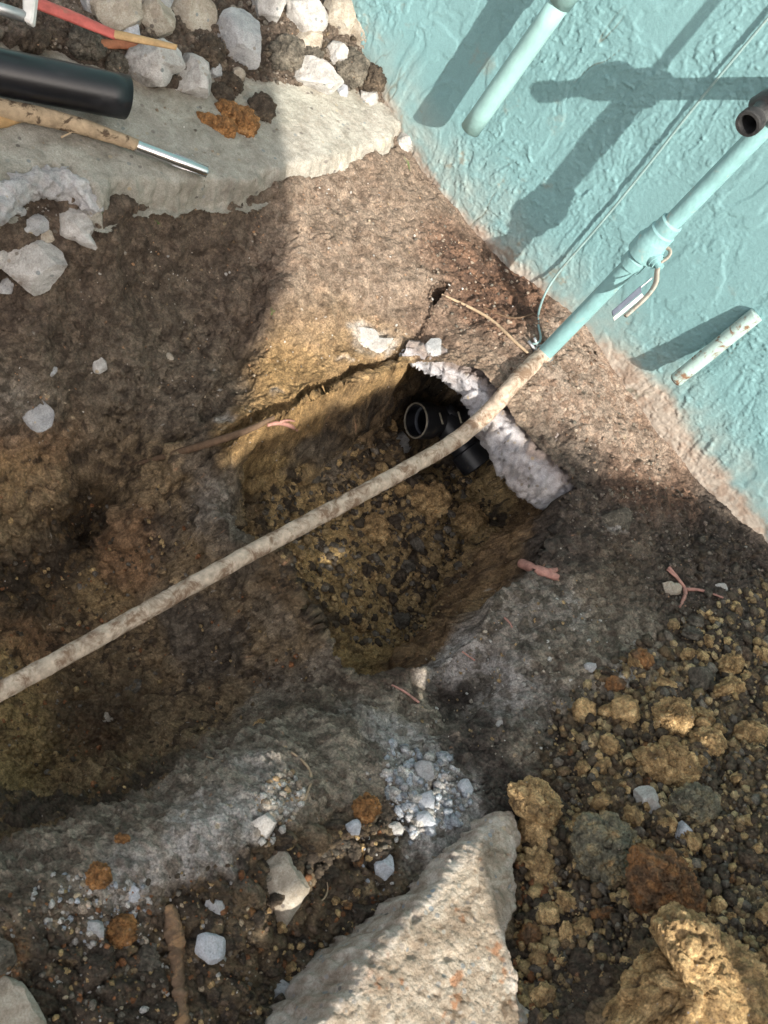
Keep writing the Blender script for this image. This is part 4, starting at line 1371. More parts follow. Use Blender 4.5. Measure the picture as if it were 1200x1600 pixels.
RUB = [
    ([(125, -5), (200, -10), (235, 5), (232, 20), (200, 45), (165, 48), (140, 30)], CONC_TAN, 'brown-stained tan rubble chunk behind the red stick'),
    ([(120, -20), (180, -20), (190, 5), (160, 20), (125, 5)], CONC_GREY, 'small grey rubble piece above the white clip'),
    ([(180, -25), (260, -30), (265, 0), (240, 25), (215, 28), (190, 12)], CONC_GREY, 'pale grey chunk at the top edge right of the red stick'),
    ([(185, 30), (205, 22), (215, 40), (218, 65), (200, 62), (186, 48)], CONC_BLUE, 'small bluish stone tucked under the bare end of the stick'),
    ([(205, -10), (250, -15), (262, 15), (272, 50), (262, 60), (225, 48), (208, 30)], CONC_TAN, 'speckled tan chunk standing behind the two white stones'),
    ([(245, -25), (300, -30), (325, 5), (332, 25), (300, 55), (285, 58), (262, 25)], CONC_TAN, 'large angular tan chunk at the top edge with brown staining'),
    ([(205, 90), (225, 70), (255, 60), (285, 75), (292, 92), (262, 110), (250, 133), (220, 128), (200, 138), (198, 105)], CONC_WHITE, 'white chunk with an embedded green pebble at the black pipe mouth'),
    ([(270, 100), (300, 92), (322, 100), (345, 105), (335, 125), (330, 150), (328, 162), (300, 158), (268, 150), (262, 120)], CONC_WHITE, 'jagged white chunk right of the one at the pipe mouth'),
    ([(327, 100), (338, 97), (344, 110), (336, 126), (325, 120)], CONC_GREY, 'small rounded grey stone leaning on the jagged white chunk'),
    ([(335, 42), (350, 28), (385, 20), (412, 38), (415, 70), (398, 98), (368, 112), (345, 105), (335, 75)], CONC_GREY, 'big pale grey chunk with rusty right edge in mid pile'),
    ([(375, -20), (445, -20), (448, 20), (440, 40), (410, 30), (385, 10)], CONC_WHITE, 'whitish chunk at the top edge above the big grey one'),
    ([(448, -8), (500, -12), (508, 20), (505, 48), (480, 52), (455, 42), (446, 20)], CONC_WHITE, 'tall white block of broken concrete near the wall'),
    ([(452, 50), (480, 50), (505, 52), (502, 72), (480, 76), (458, 66)], CONC_TAN, 'cream flat piece under the tall white block'),
    ([(444, 100), (470, 98), (500, 100), (520, 118), (545, 138), (530, 150), (495, 140), (462, 128), (446, 116)], CONC_WHITE, 'long white wedge lying on the sunlit end of the slab'),
    ([(528, 138), (538, 128), (543, 140), (538, 155), (530, 155)], CONC_BLUE, 'little pale pebble at the tip of the long white wedge'),
    ([(505, 5), (540, 0), (558, 20), (550, 50), (528, 60), (508, 45)], CONC_TAN, 'cream rubble lump beside the tall white block'),
    ([(535, -15), (565, -10), (575, 40), (572, 80), (552, 70), (545, 30)], CONC_TAN, 'cream chunk jammed against the wall corner'),
    ([(516, 70), (540, 70), (545, 80), (528, 95), (515, 98)], CONC_WHITE, 'small white stone between the cream chunk and the round clod'),
    ([(560, 145), (580, 140), (594, 150), (588, 162), (562, 165)], CONC_WHITE, 'white pebble at the end of the slab close to the wall'),
    ([(615, 212), (632, 205), (648, 222), (645, 238), (618, 238)], CONC_WHITE, 'white stone in the gap between the slab and the wall'),
    ([(362, 108), (374, 106), (381, 120), (378, 130), (368, 122)], CONC_TAN, 'small cream flake below the big grey chunk'),
]
for o_, m_, l_ in RUB:
    stone(o_, m_, 'rubble_stone', l_, 'stone', 5, group='broken concrete rubble on the slab', thick=.85, facet=1.6, craggy=1.2)
LEFT = [
    ([(-15, 395), (15, 372), (45, 370), (68, 385), (92, 382), (101, 410), (92, 440), (70, 450), (38, 452), (15, 430), (-5, 425)], CONC_WHITE, 'big rounded white concrete chunk at the left edge below the slab'),
    ([(85, 322), (100, 318), (122, 325), (135, 332), (150, 340), (145, 352), (138, 365), (150, 388), (135, 382), (118, 372), (95, 360), (86, 345)], CONC_WHITE, 'angular white chunk with a bluish patch under the notch in the slab'),
    ([(25, 345), (50, 338), (72, 345), (78, 355), (60, 362), (30, 366)], CONC_GREY, 'flat grey stone between the slab notch and the big white chunk'),
    ([(-20, 390), (5, 382), (8, 410), (4, 425), (-20, 425)], CONC_WHITE, 'white chunk cut by the left picture edge'),
    ([(-5, 425), (10, 430), (25, 448), (18, 460), (-5, 458)], CONC_GREY, 'small grey stone under the big white chunk at the left edge'),
    ([(60, 362), (80, 360), (84, 372), (76, 380), (62, 375)], CONC_TAN, 'small brownish stone above the big white chunk'),
    ([(18, 325), (35, 322), (38, 335), (22, 337)], CONC_GREY, 'small grey pebble in the slab notch'),
]
for o_, m_, l_ in LEFT:
    stone(o_, m_, 'rubble_stone', l_, 'stone', 5, group='rubble by the slab notch', thick=.7, facet=1.5, craggy=1.2)
CL = [
    ([(295, 70), (320, 60), (345, 70), (348, 90), (332, 105), (305, 100)], CLOD_DARK, 'round brown clod between the tan and grey chunks', 'clod'),
    ([(420, 72), (450, 60), (470, 75), (462, 100), (435, 108), (418, 95)], CLOD_GREY, 'grey-brown clod in front of the rusty stain in the pile', 'clod'),
    ([(465, 80), (490, 75), (505, 88), (495, 100), (470, 96)], CLOD_GREY, 'small grey clod over the long white wedge', 'clod'),
    ([(520, 95), (540, 82), (565, 88), (570, 112), (555, 133), (530, 128)], CLOD_GREY, 'large rounded tan clod against the wall corner', 'clod'),
    ([(562, 105), (590, 108), (600, 125), (590, 142), (565, 138)], CLOD_DARK, 'dark fibrous clod next to the wall', 'clod'),
    ([(330, 140), (352, 135), (365, 148), (358, 162), (336, 162)], CLOD_DARK, 'dark clod behind the orange clay', 'clod'),
    ([(345, 118), (365, 120), (378, 135), (368, 148), (348, 140)], CLOD_DARK, 'dark clod under the big grey chunk', 'clod'),
    ([(395, 155), (410, 148), (423, 160), (424, 185), (408, 198), (392, 190), (392, 168)], CLOD_DARK, 'dark brown crumbly lump touching the orange clay', 'clod'),
    ([(308, 178), (320, 180), (335, 183), (332, 192), (318, 196), (308, 188)], CLOD_ORANGE, 'small orange clay crumb left of the orange lump', 'clod'),
    ([(338, 165), (355, 160), (372, 168), (366, 185), (350, 186), (340, 178)], CLOD_ORANGE, 'orange clay piece at the back of the orange heap', 'clod'),
    ([(332, 190), (352, 186), (368, 196), (365, 210), (345, 212), (332, 202)], CLOD_ORANGE, 'rounded orange clay piece at the front of the orange heap', 'clod'),
    ([(368, 170), (385, 172), (400, 200), (390, 216), (378, 218), (362, 195)], CLOD_ORANGE, 'biggest flat tan-orange clay slab on the concrete', 'clod'),
    ([(110, 62), (140, 45), (160, 60), (165, 80), (140, 88), (112, 80)], CLOD_GREY, 'grey clod above the black pipe', 'clod'),
    ([(35, 55), (65, 48), (75, 68), (55, 80), (35, 75)], CLOD_DARK, 'brown clod just above the black pipe at left', 'clod'),
    ([(165, 88), (185, 85), (198, 100), (190, 118), (165, 112)], CLOD_GREY, 'grey clod beside the mouth of the black pipe', 'clod'),
]
for o_, m_, l_, c_ in CL:
    stone(o_, m_, 'dirt_clod', l_, c_, 5, craggy=1.3, group='clods in the rubble pile', crum=1.0)

NEAR = [
    ([(538, 512), (550, 506), (562, 520), (580, 515), (590, 528), (618, 532), (620, 540), (600, 545), (575, 540), (562, 548), (548, 535)], CONC_WHITE, 'stone', 'white splintered concrete streak left of the footing edge', 'stone', 5, .12),
    ([(665, 545), (672, 532), (684, 530), (690, 550), (680, 562), (668, 558)], CONC_GREY, 'stone', 'upright grey splinter of concrete on top of the footing edge', 'stone', 4, .8),
    ([(418, 1330), (440, 1318), (462, 1335), (478, 1365), (486, 1400), (470, 1425), (452, 1440), (430, 1425), (428, 1405), (412, 1380), (400, 1355)], CONC_TAN, 'flat_stone', 'long flat pale stone lying in the crumbly soil left of the big slab piece', 'stone', 5, .35),
    ([(310, 1465), (328, 1455), (345, 1465), (354, 1480), (342, 1498), (318, 1500), (308, 1485)], CONC_BLUE, 'stone', 'bluish white stone right of the bark stick', 'stone', 5, .8),
    ([(430, 1540), (448, 1532), (463, 1545), (458, 1565), (438, 1568), (427, 1555)], CONC_GREY, 'stone', 'round grey stone near the bottom edge left of the slab piece', 'stone', 4, .8),
    ([(586, 1345), (600, 1334), (614, 1345), (612, 1362), (598, 1376), (588, 1368)], CONC_BLUE, 'stone', 'bluish stone wedged against the slab piece edge', 'stone', 4, .8),
    ([(648, 1196), (676, 1192), (680, 1208), (668, 1220), (650, 1212)], CONC_GREY, 'stone', 'largest pale block in the white pebble patch', 'stone', 4, .6),
    ([(650, 1276), (668, 1270), (680, 1282), (672, 1297), (654, 1290)], CONC_BLUE, 'stone', 'blue-white stone just above the tip of the slab piece', 'stone', 4, .7),
    ([(608, 1290), (622, 1286), (632, 1296), (618, 1304)], CONC_WHITE, 'stone', 'small white stone below the white pebble patch', 'stone', 4, .7),
    ([(654, 1240), (672, 1236), (684, 1252), (672, 1268), (656, 1262)], CONC_BLUE, 'stone', 'bluish stone in the middle of the white pebble patch', 'stone', 4, .7),
    ([(543, 1285), (553, 1280), (562, 1295), (558, 1308), (546, 1303)], CONC_BLUE, 'stone', 'small blue-grey stone beside the ochre clod', 'stone', 4, .7),
    ([(719, 1222), (726, 1218), (738, 1238), (732, 1250), (724, 1240)], CONC_BLUE, 'stone', 'narrow bluish stone at the right end of the pebble patch', 'stone', 4, .7),
    ([(992, 1235), (1004, 1230), (1025, 1252), (1033, 1272), (1020, 1274), (998, 1255)], CONC_WHITE, 'stone', 'elongated white stone standing in the yellow spoil', 'stone', 4, .8),
    ([(1057, 1290), (1068, 1284), (1081, 1293), (1080, 1308), (1064, 1313), (1055, 1303)], CONC_BLUE, 'stone', 'rounded white-blue stone in the spoil near the right edge', 'stone', 4, .9),
    ([(1078, 1050), (1094, 1040), (1112, 1055), (1104, 1080), (1090, 1086), (1078, 1072)], CLOD_GREY, 'stone', 'smooth grey-brown stone among the yellow clods at right', 'stone', 4, .9),
    ([(1035, 910), (1052, 912), (1065, 925), (1050, 928)], CONC_TAN, 'stone', 'small tan stone by the forked root', 'stone', 3, .6),
    ([(1117, 912), (1132, 912), (1138, 920), (1126, 926), (1116, 921)], CONC_WHITE, 'stone', 'small cream stone right of the forked root', 'stone', 3, .6),
    ([(910, 1038), (925, 1035), (934, 1043), (926, 1050), (912, 1046)], CONC_GREY, 'stone', 'flat pale stone on the grey smeared bank', 'stone', 3, .5),
    ([(776, 1130), (784, 1126), (791, 1134), (784, 1142), (776, 1138)], CONC_WHITE, 'stone', 'round white pebble on the dark bank below the hollow', 'stone', 3, .8),
    ([(192, 1072), (208, 1064), (226, 1070), (224, 1082), (204, 1088)], CLOD_GREY, 'stone', 'smooth grey-pink stone in the trench', 'stone', 4, .7),
    ([(160, 1115), (172, 1112), (177, 1122), (166, 1128)], CONC_TAN, 'stone', 'small cream pebble in the trench', 'stone', 3, .7),
    ([(140, 565), (152, 556), (170, 566), (164, 578), (144, 578)], CONC_WHITE, 'stone', 'flat white stone in the brown slope left of the shadow edge', 'stone', 3, .5),
    ([(72, 575), (84, 572), (88, 584), (76, 588)], CONC_GREY, 'stone', 'small pale stone in the brown slope near the left edge', 'stone', 3, .5),
    ([(36, 628), (62, 622), (82, 650), (70, 672), (45, 665), (38, 645)], CONC_GREY, 'stone', 'pale flush stone smear in the trench side at left', 'stone', 4, .12),
    ([(945, 800), (965, 792), (986, 805), (985, 825), (968, 838), (948, 824)], CLOD_GREY, 'stone', 'half-buried pale stone right of the concrete footing', 'stone', 4, .3),
    ([(256, 556), (266, 552), (272, 560), (262, 564)], CONC_TAN, 'stone', 'tiny cream pebble in the brown slope', 'stone', 3, .5),
    ([(395, 1283), (408, 1268), (428, 1275), (430, 1298), (412, 1312), (398, 1300)], CONC_WHITE, 'stone', 'white powdery lump next to the sunlit gravel heap', 'stone', 4, .5),
    ([(200, 1390), (212, 1384), (221, 1396), (214, 1408), (202, 1404)], CONC_BLUE, 'stone', 'squarish bluish stone over the ochre clod at lower left', 'stone', 4, .8),
    ([(134, 1440), (148, 1434), (160, 1448), (163, 1462), (148, 1468), (136, 1455)], CONC_GREY, 'stone', 'speckled grey stone left of the ochre clod at lower left', 'stone', 4, .8),
    ([(330, 1400), (345, 1402), (354, 1415), (345, 1440), (330, 1432)], CONC_GREY, 'stone', 'grey lump above the bluish white stone', 'stone', 4, .7),
    ([(-25, 1540), (25, 1545), (60, 1565), (70, 1600), (40, 1640), (-30, 1640)], CONC_TAN, 'stone', 'pinkish grey rock in the bottom left corner', 'stone', 5, .7),
    ([(650, 640), (600, 0), (601, 1)], None, None, None, None, 0, 0),
]
for o_, m_, n_, l_, c_, s__, th_ in NEAR:
    if m_ is None:
        continue
    stone(o_, m_, n_, l_, c_, s__, thick=th_, group='loose stones in the soil', lift=.12)
stone([(604, 688), (622, 678), (645, 690), (652, 700), (625, 705), (606, 700)], CONC_GREY, 'stone', 'flat grey stone under the open mouth of the black fitting', 'stone', 4, thick=.5)
stone([(478, 735), (495, 728), (508, 738), (500, 750), (480, 748)], CLOD_GREY, 'stone', 'flat grey-brown stone on the pit floor above the dirty pipe', 'stone', 3, thick=.5)
NCL = [
    ([(1035, 1440), (1060, 1430), (1095, 1450), (1140, 1480), (1175, 1520), (1185, 1570), (1160, 1625), (1080, 1640), (990, 1625), (960, 1590), (985, 1560), (1030, 1555), (1045, 1500), (1025, 1470)], CLOD_OCHRE, 'huge craggy sunlit yellow clay clod at the bottom right', 6, .75),
    ([(1185, 1490), (1215, 1470), (1250, 1500), (1250, 1560), (1205, 1555), (1188, 1530)], CLOD_OCHRE, 'sunlit yellow clod cut by the right edge', 5, .8),
    ([(903, 1310), (915, 1285), (945, 1280), (975, 1295), (995, 1330), (990, 1370), (965, 1385), (930, 1370), (905, 1345)], CLOD_GREEN, 'large greenish grey clod with an orange rim', 5, .7),
    ([(1000, 1330), (1030, 1340), (1060, 1350), (1085, 1380), (1097, 1415), (1085, 1430), (1040, 1425), (1000, 1410), (988, 1375)], CLOD_RUST, 'large rust brown clod right of the greenish one', 5, .7),
    ([(800, 1238), (830, 1225), (865, 1235), (870, 1260), (855, 1290), (858, 1320), (838, 1340), (825, 1310), (818, 1275)], CLOD_OCHRE, 'tall golden clod beside the tip of the slab piece', 5, .8),
    ([(828, 1330), (848, 1320), (858, 1345), (856, 1375), (840, 1380), (830, 1360)], CLOD_OCHRE, 'narrow bright yellow clay sliver sunlit beside the slab piece', 4, .7),
    ([(1025, 1105), (1050, 1093), (1075, 1105), (1078, 1130), (1055, 1145), (1030, 1132)], CLOD_OCHRE, 'bright yellow clod alone in the upper spoil', 5, .9),
    ([(1000, 1185), (1040, 1172), (1080, 1180), (1090, 1205), (1060, 1222), (1018, 1215)], CLOD_OCHRE, 'wide flat yellow clod in the middle of the spoil', 5, .6),
    ([(1150, 1138), (1175, 1130), (1195, 1145), (1188, 1165), (1165, 1170), (1150, 1158)], CLOD_OCHRE, 'yellow-grey clod close to the right edge in the spoil', 4, .8),
    ([(1122, 1035), (1140, 1025), (1160, 1035), (1152, 1052), (1130, 1055)], CLOD_OCHRE, 'round ochre clod above the wide flat one at right', 4, .9),
    ([(1090, 1150), (1115, 1140), (1130, 1160), (1115, 1180), (1095, 1172)], CLOD_OCHRE, 'knobbly ochre clod right of the bright yellow one', 4, .9),
    ([(1055, 1240), (1095, 1232), (1120, 1250), (1110, 1285), (1075, 1288), (1055, 1268)], CLOD_GREEN, 'dark grey-green clod above the rounded white-blue stone', 5, .7),
    ([(555, 1258), (575, 1245), (590, 1255), (592, 1275), (575, 1285), (558, 1275)], CLOD_ORANGE, 'brown and orange clod left of the white pebble patch', 4, .8),
    ([(172, 1440), (195, 1432), (212, 1448), (205, 1470), (180, 1474), (168, 1460)], CLOD_ORANGE, 'orange-brown clod at lower left by the grey stone', 4, .8),
    ([(140, 1358), (155, 1348), (170, 1360), (168, 1380), (150, 1388), (138, 1375)], CLOD_ORANGE, 'yellow-orange clod on the near bank', 4, .7),
    ([(180, 1310), (192, 1302), (202, 1312), (194, 1326), (182, 1322)], CLOD_ORANGE, 'small orange smear of clay on the bank crest', 4, .4),
    ([(712, 800), (730, 790), (755, 800), (752, 828), (732, 840), (715, 825)], CLOD_OCHRE, 'round yellow-brown clod on the pit floor near the fitting', 4, .8),
    ([(575, 810), (590, 805), (603, 825), (598, 848), (582, 845)], CLOD_OCHRE, 'tall tan clod on the pit floor below the dirty pipe', 4, .8),
    ([(640, 775), (668, 762), (700, 775), (690, 800), (655, 805)], CLOD_OCHRE, 'broad yellow clod on the pit floor behind the dirty pipe', 4, .7),
    ([(600, 655), (612, 650), (620, 665), (612, 678), (602, 672)], CLOD_OCHRE, 'small ochre clod left of the black fitting', 4, .8),
    ([(213, 1495), (228, 1480), (245, 1500), (240, 1530), (222, 1525)], CLOD_GREY, 'long tan clod left of the bark stick', 4, .6),
    ([(400, 1130), (410, 1125), (418, 1135), (410, 1145)], CLOD_OCHRE, 'small tan crumb on the bank crest', 3, .5),
]
for o_, m_, l_, s__, th_ in NCL:
    stone(o_, m_, 'dirt_clod', l_, 'clod', min(6, s__ + 1), thick=th_, craggy=1.3, facet=.6, group='clods in the dug soil', lift=.3, crum=1.25 if s__ > 4 else 1.2, crum_f=1.7 if s__ == 6 else (1.6 if s__ == 5 else 1.1))
stone([(-30, 1470), (0, 1465), (18, 1490), (12, 1520), (-25, 1520)], CLOD_GREY, 'dirt_clod', 'grey clod at the left edge near the bottom', 'clod', 4)

# big broken slab piece at the bottom
ck_px = [(812, 1262), (822, 1300), (812, 1400), (800, 1480), (815, 1560), (850, 1640), (700, 1720), (420, 1690), (488, 1600), (566, 1503), (648, 1410), (724, 1330), (778, 1274)]
ckp = [onZ(x, y, -.035)[:2] for x, y in ck_px]


def chunkcol(V, sd, p):
    """gritty broken top, smooth pale cast side, rust and soil stains"""
    c = np.ones((len(V), 3))
    o = sstep(.22, .38, fbm(p, 38, 4, .6, 95))
    c = c * (1 - .7 * o)[:, None] + np.array([.85, .42, .2]) * (.7 * o)[:, None]
    d_ = sstep(.15, .35, fbm(p + .5, 60, 4, .6, 96))
    c = c * (1 - .65 * d_)[:, None] + np.array([.35, .27, .2]) * (.65 * d_)[:, None]
    f = sstep(.02, .006, sd)
    c = c * (1 - f)[:, None] + np.array([1.15, 1.2, 1.3]) * f[:, None]
    return c


block('concrete_chunk', ckp, -.035, .10, .0011, CHUNK, .013, .005, .0024, 15, tilt=(.06, -.03), color=chunkcol, lump=.0026,
      label='big wedge of broken concrete slab with gritty top at the bottom of the picture', cat='concrete')

# ------------------------------------------------------------------ concrete footing: broken lip over the pit
lip = [(630, 545, -.072, .009, .010), (664, 555, -.068, .016, .014), (700, 570, -.064, .023, .018), (736, 594, -.06, .026, .022), (764, 628, -.058, .028, .026), (790, 668, -.062, .038, .034),
       (822, 700, -.066, .050, .040), (850, 730, -.07, .050, .040), (880, 757, -.076, .034, .030), (904, 776, -.082, .022, .020), (922, 790, -.10, .010, .010)]
lp = np.array([[*onZ(x, y, z), a, b__] for x, y, z, a, b__ in lip])
lp = resample(smooth_path(lp, 2), .0022)
T_, N_, B_ = frames(lp[:, :3])
Nn = 64
aa = np.linspace(0, 2 * np.pi, Nn, endpoint=False)
side = np.cross(T_, [0, 0, 1])
side /= np.linalg.norm(side, axis=1)[:, None]
upv = np.array([0, 0, 1.0])
sq = lambda v, e: np.sign(v) * np.abs(v) ** e
V = lp[:, None, :3] + side[:, None] * (sq(np.cos(aa), .75)[None, :, None] * lp[:, 3][:, None, None]) + upv * (sq(np.sin(aa), .75)[None, :, None] * lp[:, 4][:, None, None])
V = V.reshape(-1, 3)
cen = np.repeat(lp[:, :3], Nn, 0)
nn = V - cen
nn /= np.linalg.norm(nn, axis=1)[:, None]
f1_, f2_, i_ = worley(V, 38, 8)
g1_, g2_, j_ = worley(V, 110, 9)
Vw = V + np.stack([perlin(V, 30, 104), perlin(V, 30, 105), perlin(V, 30, 106)], -1) * .008
fd = 0
for fq, am in ((30, .55), (75, .45)):                       # angular fractures: every cell is a tilted plane
    e1, e2, ei = worley(Vw, fq, 8)
    tl_ = (_feat[ei] - .5)
    fd = fd + am * ((Vw * tl_).sum(1) * 2.2 % .02 - .01) * .6 + (_feat[ei][:, 0] - .5) * .007 * am
V = V + nn * (fbm(V, 14, 4, .5, 101) * .009 + fd * .9 + fbm(V, 130, 3, .6, 102) * .0012)[:, None]
m_ = len(lp)
idx = np.arange(m_ * Nn).reshape(m_, Nn)
Fq = np.stack([idx[:-1], np.roll(idx, -1, 1)[:-1], np.roll(idx, -1, 1)[1:], idx[1:]], -1).reshape(-1, 4)
c0_ = V[idx[0]].mean(0)
c1_ = V[idx[-1]].mean(0)
Vc = np.vstack([V, c0_, c1_])
capf = [[len(V), idx[0][(j + 1) % Nn], idx[0][j], idx[0][j]] for j in range(Nn)]
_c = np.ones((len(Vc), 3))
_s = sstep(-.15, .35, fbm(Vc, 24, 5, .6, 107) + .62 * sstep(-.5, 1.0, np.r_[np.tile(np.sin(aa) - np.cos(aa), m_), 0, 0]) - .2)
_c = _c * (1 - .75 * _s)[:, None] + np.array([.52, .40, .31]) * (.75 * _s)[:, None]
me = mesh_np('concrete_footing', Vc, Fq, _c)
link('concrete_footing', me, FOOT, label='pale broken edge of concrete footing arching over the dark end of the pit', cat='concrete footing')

# ------------------------------------------------------------------ black drain fitting in the pit
fc = atD(650, 657, 1.6)
fo = empty('drain_fitting', tuple(fc), 'black plastic wye drain fitting with open mouth at the bottom of the pit', 'pipe fitting')
axd = R @ unit([.78, .03, -.62])
rh = .0265
body = lathe(fc, axd, [(0, rh), (.001, rh + .0008), (.026, rh + .0008), (.028, rh - .0035), (.085, rh - .0035), (.087, rh + .0006), (.125, rh + .0006), (.125, .01)], 40)
bo_ = sub(body, 'body', ABS_DIRTY, fo, fc)
sub(lathe(fc, axd, [(0, rh + .0002), (0, rh - .004), (.022, rh - .0042), (.0225, rh - .0085), (.10, rh - .0085), (.10, .001)], 40), 'bore', ABS, fo, fc)
sub(lathe(fc, axd, [(.016, rh - .0042), (.016, rh - .0075), (.0185, rh - .0078), (.0185, rh - .0042)], 40), 'bore_ring', simple('grey_ring', (.1, .11, .13), .35), fo, fc)
ringp = [fc + axd * -.0005 + (unit(np.cross(axd, [0, 0, 1])) * math.cos(t) + np.cross(axd, unit(np.cross(axd, [0, 0, 1]))) * math.sin(t)) * (rh - .001) for t in np.linspace(0, 2 * math.pi, 60)]
sub(tube([[*q, .0011 + .0006 * random.random()] for q in ringp], n=8, noise=.0006, nf=200), 'mouth_rim', GLUE, fo, fc)
bs = atD(693, 655, 1.63)
be = atD(748, 728, 1.635)
bdv = unit(be - bs)
Lb = np.linalg.norm(be - bs)
br = sub(lathe(bs, bdv, [(0, .001), (0, rh - .004), (Lb * .62, rh - .0045), (Lb * .64, rh + .0006), (Lb * .98, rh + .0006), (Lb, rh - .001), (Lb, rh - .006), (Lb * .7, rh - .007), (Lb * .7, .001)], 40), 'branch', ABS_DIRTY, fo, fc)
sub(tube([bs, atD(712, 640, 1.62)], .012, 16), 'saddle', ABS_DIRTY, fo, fc)
for (x, y) in ((687, 645), (716, 643)):
    sub(tube([atD(x, y, 1.58), atD(x + 5, y + 18, 1.58)], .0015, 8), 'glue_mark', GLUE, fo, fc)

# ------------------------------------------------------------------ roots, twigs, grass


def on_ground(pts_, lift=.003):
    a = np.array([(q[0], q[1]) for q in pts_], float)
    G, t = hit(a[:, 0], a[:, 1])
    out = []
    for k, q in enumerate(pts_):
        p_ = atD(q[0], q[1], t[k] - lift - (q[3] if len(q) > 3 else 0))
        out.append([*p_, q[2]])
    return out


def root(name, pts_, mat, label, cat, lift=.003, branches=(), noise=.0006):
    ms = [tube(smooth_path(on_ground(pts_, lift), 2), n=10, step=.0025, noise=noise, nf=150)]
    if not branches:
        return link(name, ms[0], mat, label=label, cat=cat)
    e = empty(name, tuple(on_ground(pts_[:1])[0][:3]), label, cat)
    o0 = np.array(e.location)
    sub(ms[0], 'stem', mat, e, o0)
    for b__ in branches:
        sub(tube(smooth_path(on_ground(b__, lift), 2), n=10, step=.0025, noise=noise, nf=150), 'branch', mat, e, o0)
    return e


root('root', [(205, 728, .003), (260, 712, .004), (330, 692, .005), (390, 672, .004), (428, 652, .0025)], BROWNROOT, 'long brown root crossing the trench edge into the sunlit strip', 'root', .004)
root('root', [(418, 664, .0022), (436, 660, .003), (452, 664, .003), (468, 674, .002)], PINKROOT, 'pink twig end poking over the sunlit pit edge', 'root', .008, [[(436, 660, .002), (448, 656, .0015), (460, 658, .001)]])
root('root', [(814, 880, .006), (836, 890, .0068), (858, 897, .0065), (872, 903, .004)], PINKROOT, 'thick short pink root piece right of the pit', 'root', .005, [[(858, 893, .004), (870, 890, .003)]], .0015)
root('root', [(1045, 886, .0022), (1060, 905, .0022), (1072, 922, .003), (1068, 938, .0026), (1062, 948, .0012)], PINKROOT, 'forked pink root lying on dark soil at the right', 'root', .004,
     [[(1072, 921, .0026), (1095, 921, .002), (1130, 934, .0012)], [(1060, 905, .0018), (1050, 896, .0016), (1042, 890, .001)]])
root('root', [(612, 1070, .0012), (632, 1080, .0014), (655, 1098, .0014)], PINKROOT, 'thin pinkish root on the dark bank below the pit', 'root')
root('root', [(722, 1018, .001), (742, 1032, .001)], PINKROOT, 'tiny pink root on the powdery bank', 'root')
root('root', [(788, 965, .0014), (796, 972, .0012), (800, 980, .001)], PINKROOT, 'curled dark red root bit above the grey smear', 'root')
root('twig', [(296, 1177, .0008), (322, 1182, .0008), (350, 1190, .0006)], PALEROOT, 'thin pale twig on the crest of the near bank', 'twig')
root('twig', [(486, 1410, .0008), (505, 1408, .0008), (513, 1392, .0007), (511, 1378, .0005)], PALEROOT, 'thin bent grey twig right of the long flat stone', 'twig')
root('twig', [(455, 1175, .001), (475, 1190, .0012), (488, 1210, .0016), (482, 1238, .0014), (470, 1258, .001)], PALEROOT, 'curved pale fibre beside the sunlit gravel heap', 'twig', .002)
root('twig', [(590, 100, .001), (606, 108, .0009), (622, 122, .0008), (634, 140, .0007), (638, 160, .0006)], PALEROOT, 'thin curved twig hanging against the wall corner', 'twig', .012, [[(585, 96, .0016), (600, 95, .0008), (608, 92, .0006)]])
root('root', [(690, 460, .0015), (735, 480, .002), (770, 500, .0022), (800, 530, .0022), (825, 552, .0018)], PALEROOT, 'pale buried cable-like root leading to the pipe clamp', 'root', .002)
root('root', [(755, 480, .0012), (800, 500, .0012), (835, 490, .001)], BROWNROOT, 'dark thin root by the wall foot behind the riser', 'root', .002)
_bs = root('bark_stick', [(264, 1412, .0060), (270, 1440, .0085), (276, 1480, .0078), (281, 1550, .0062), (290, 1640, .006)], BARKSTICK, 'bark covered stick pointing up from the bottom edge', 'stick', .005, (), .0030)
fracture(_bs.data, .35)
root('root', [(96, 214, .0012), (110, 208, .001), (122, 198, .0009)], PALEROOT, 'thin tan straw on the slab beside the muddy shaft', 'straw', .018)


def sprout(px_, py_, L, n, label):
    G, t = hit([px_], [py_])
    g0 = G[0]
    e = empty('grass_sprout', tuple(g0), label, 'grass')
    for k in range(n):
        r_ = np.random.RandomState(px_ + k)
        d = np.array([r_.normal() * .5, r_.normal() * .5 - .2, 1.0])
        d = unit(d)
        pth = [[*(g0), .0007], [*(g0 + d * L * .5), .0006], [*(g0 + d * L + np.array([r_.normal() * .004, -.003, -.003])), .0002]]
        sub(tube(smooth_path(pth, 1), n=6, flat=.4), 'blade', GRASS, e, g0)


sprout(640, 268, .022, 3, 'green grass sprout at the wall foot below the white stone')
sprout(246, 350, .012, 2, 'tiny green sprout in the brown slope under the slab edge')
sprout(160, 330, .014, 3, 'grass blades at the right end of the slab notch')
sprout(424, 492, .012, 2, 'tiny grass sprout at the shadow edge')
sprout(455, 1236, .006, 3, 'little green sprout in the sunlit gravel heap')

# ------------------------------------------------------------------ scattered pieces
protos = []
for k in range(12):
    V, Fs = ico(4)
    r_ = np.random.RandomState(100 + k)
    Q = V * r_.uniform(.75, 1.15, 3)
    Q = rockify(Q, 1.0, 200 + k, 1.5, .7)
    Q = crumble(Q, 1.0, 230 + k, 1.25, 1.15)
    protos.append((Q, Fs))
SM = []
for k in range(16):
    V, Fs = ico(1)
    r_ = np.random.RandomState(300 + k)
    Q = V * r_.uniform(.6, 1.25, 3) * r_.uniform(.62, 1.25, (len(V), 1))
    SM.append((Q, Fs))
VS = []
pm = {}


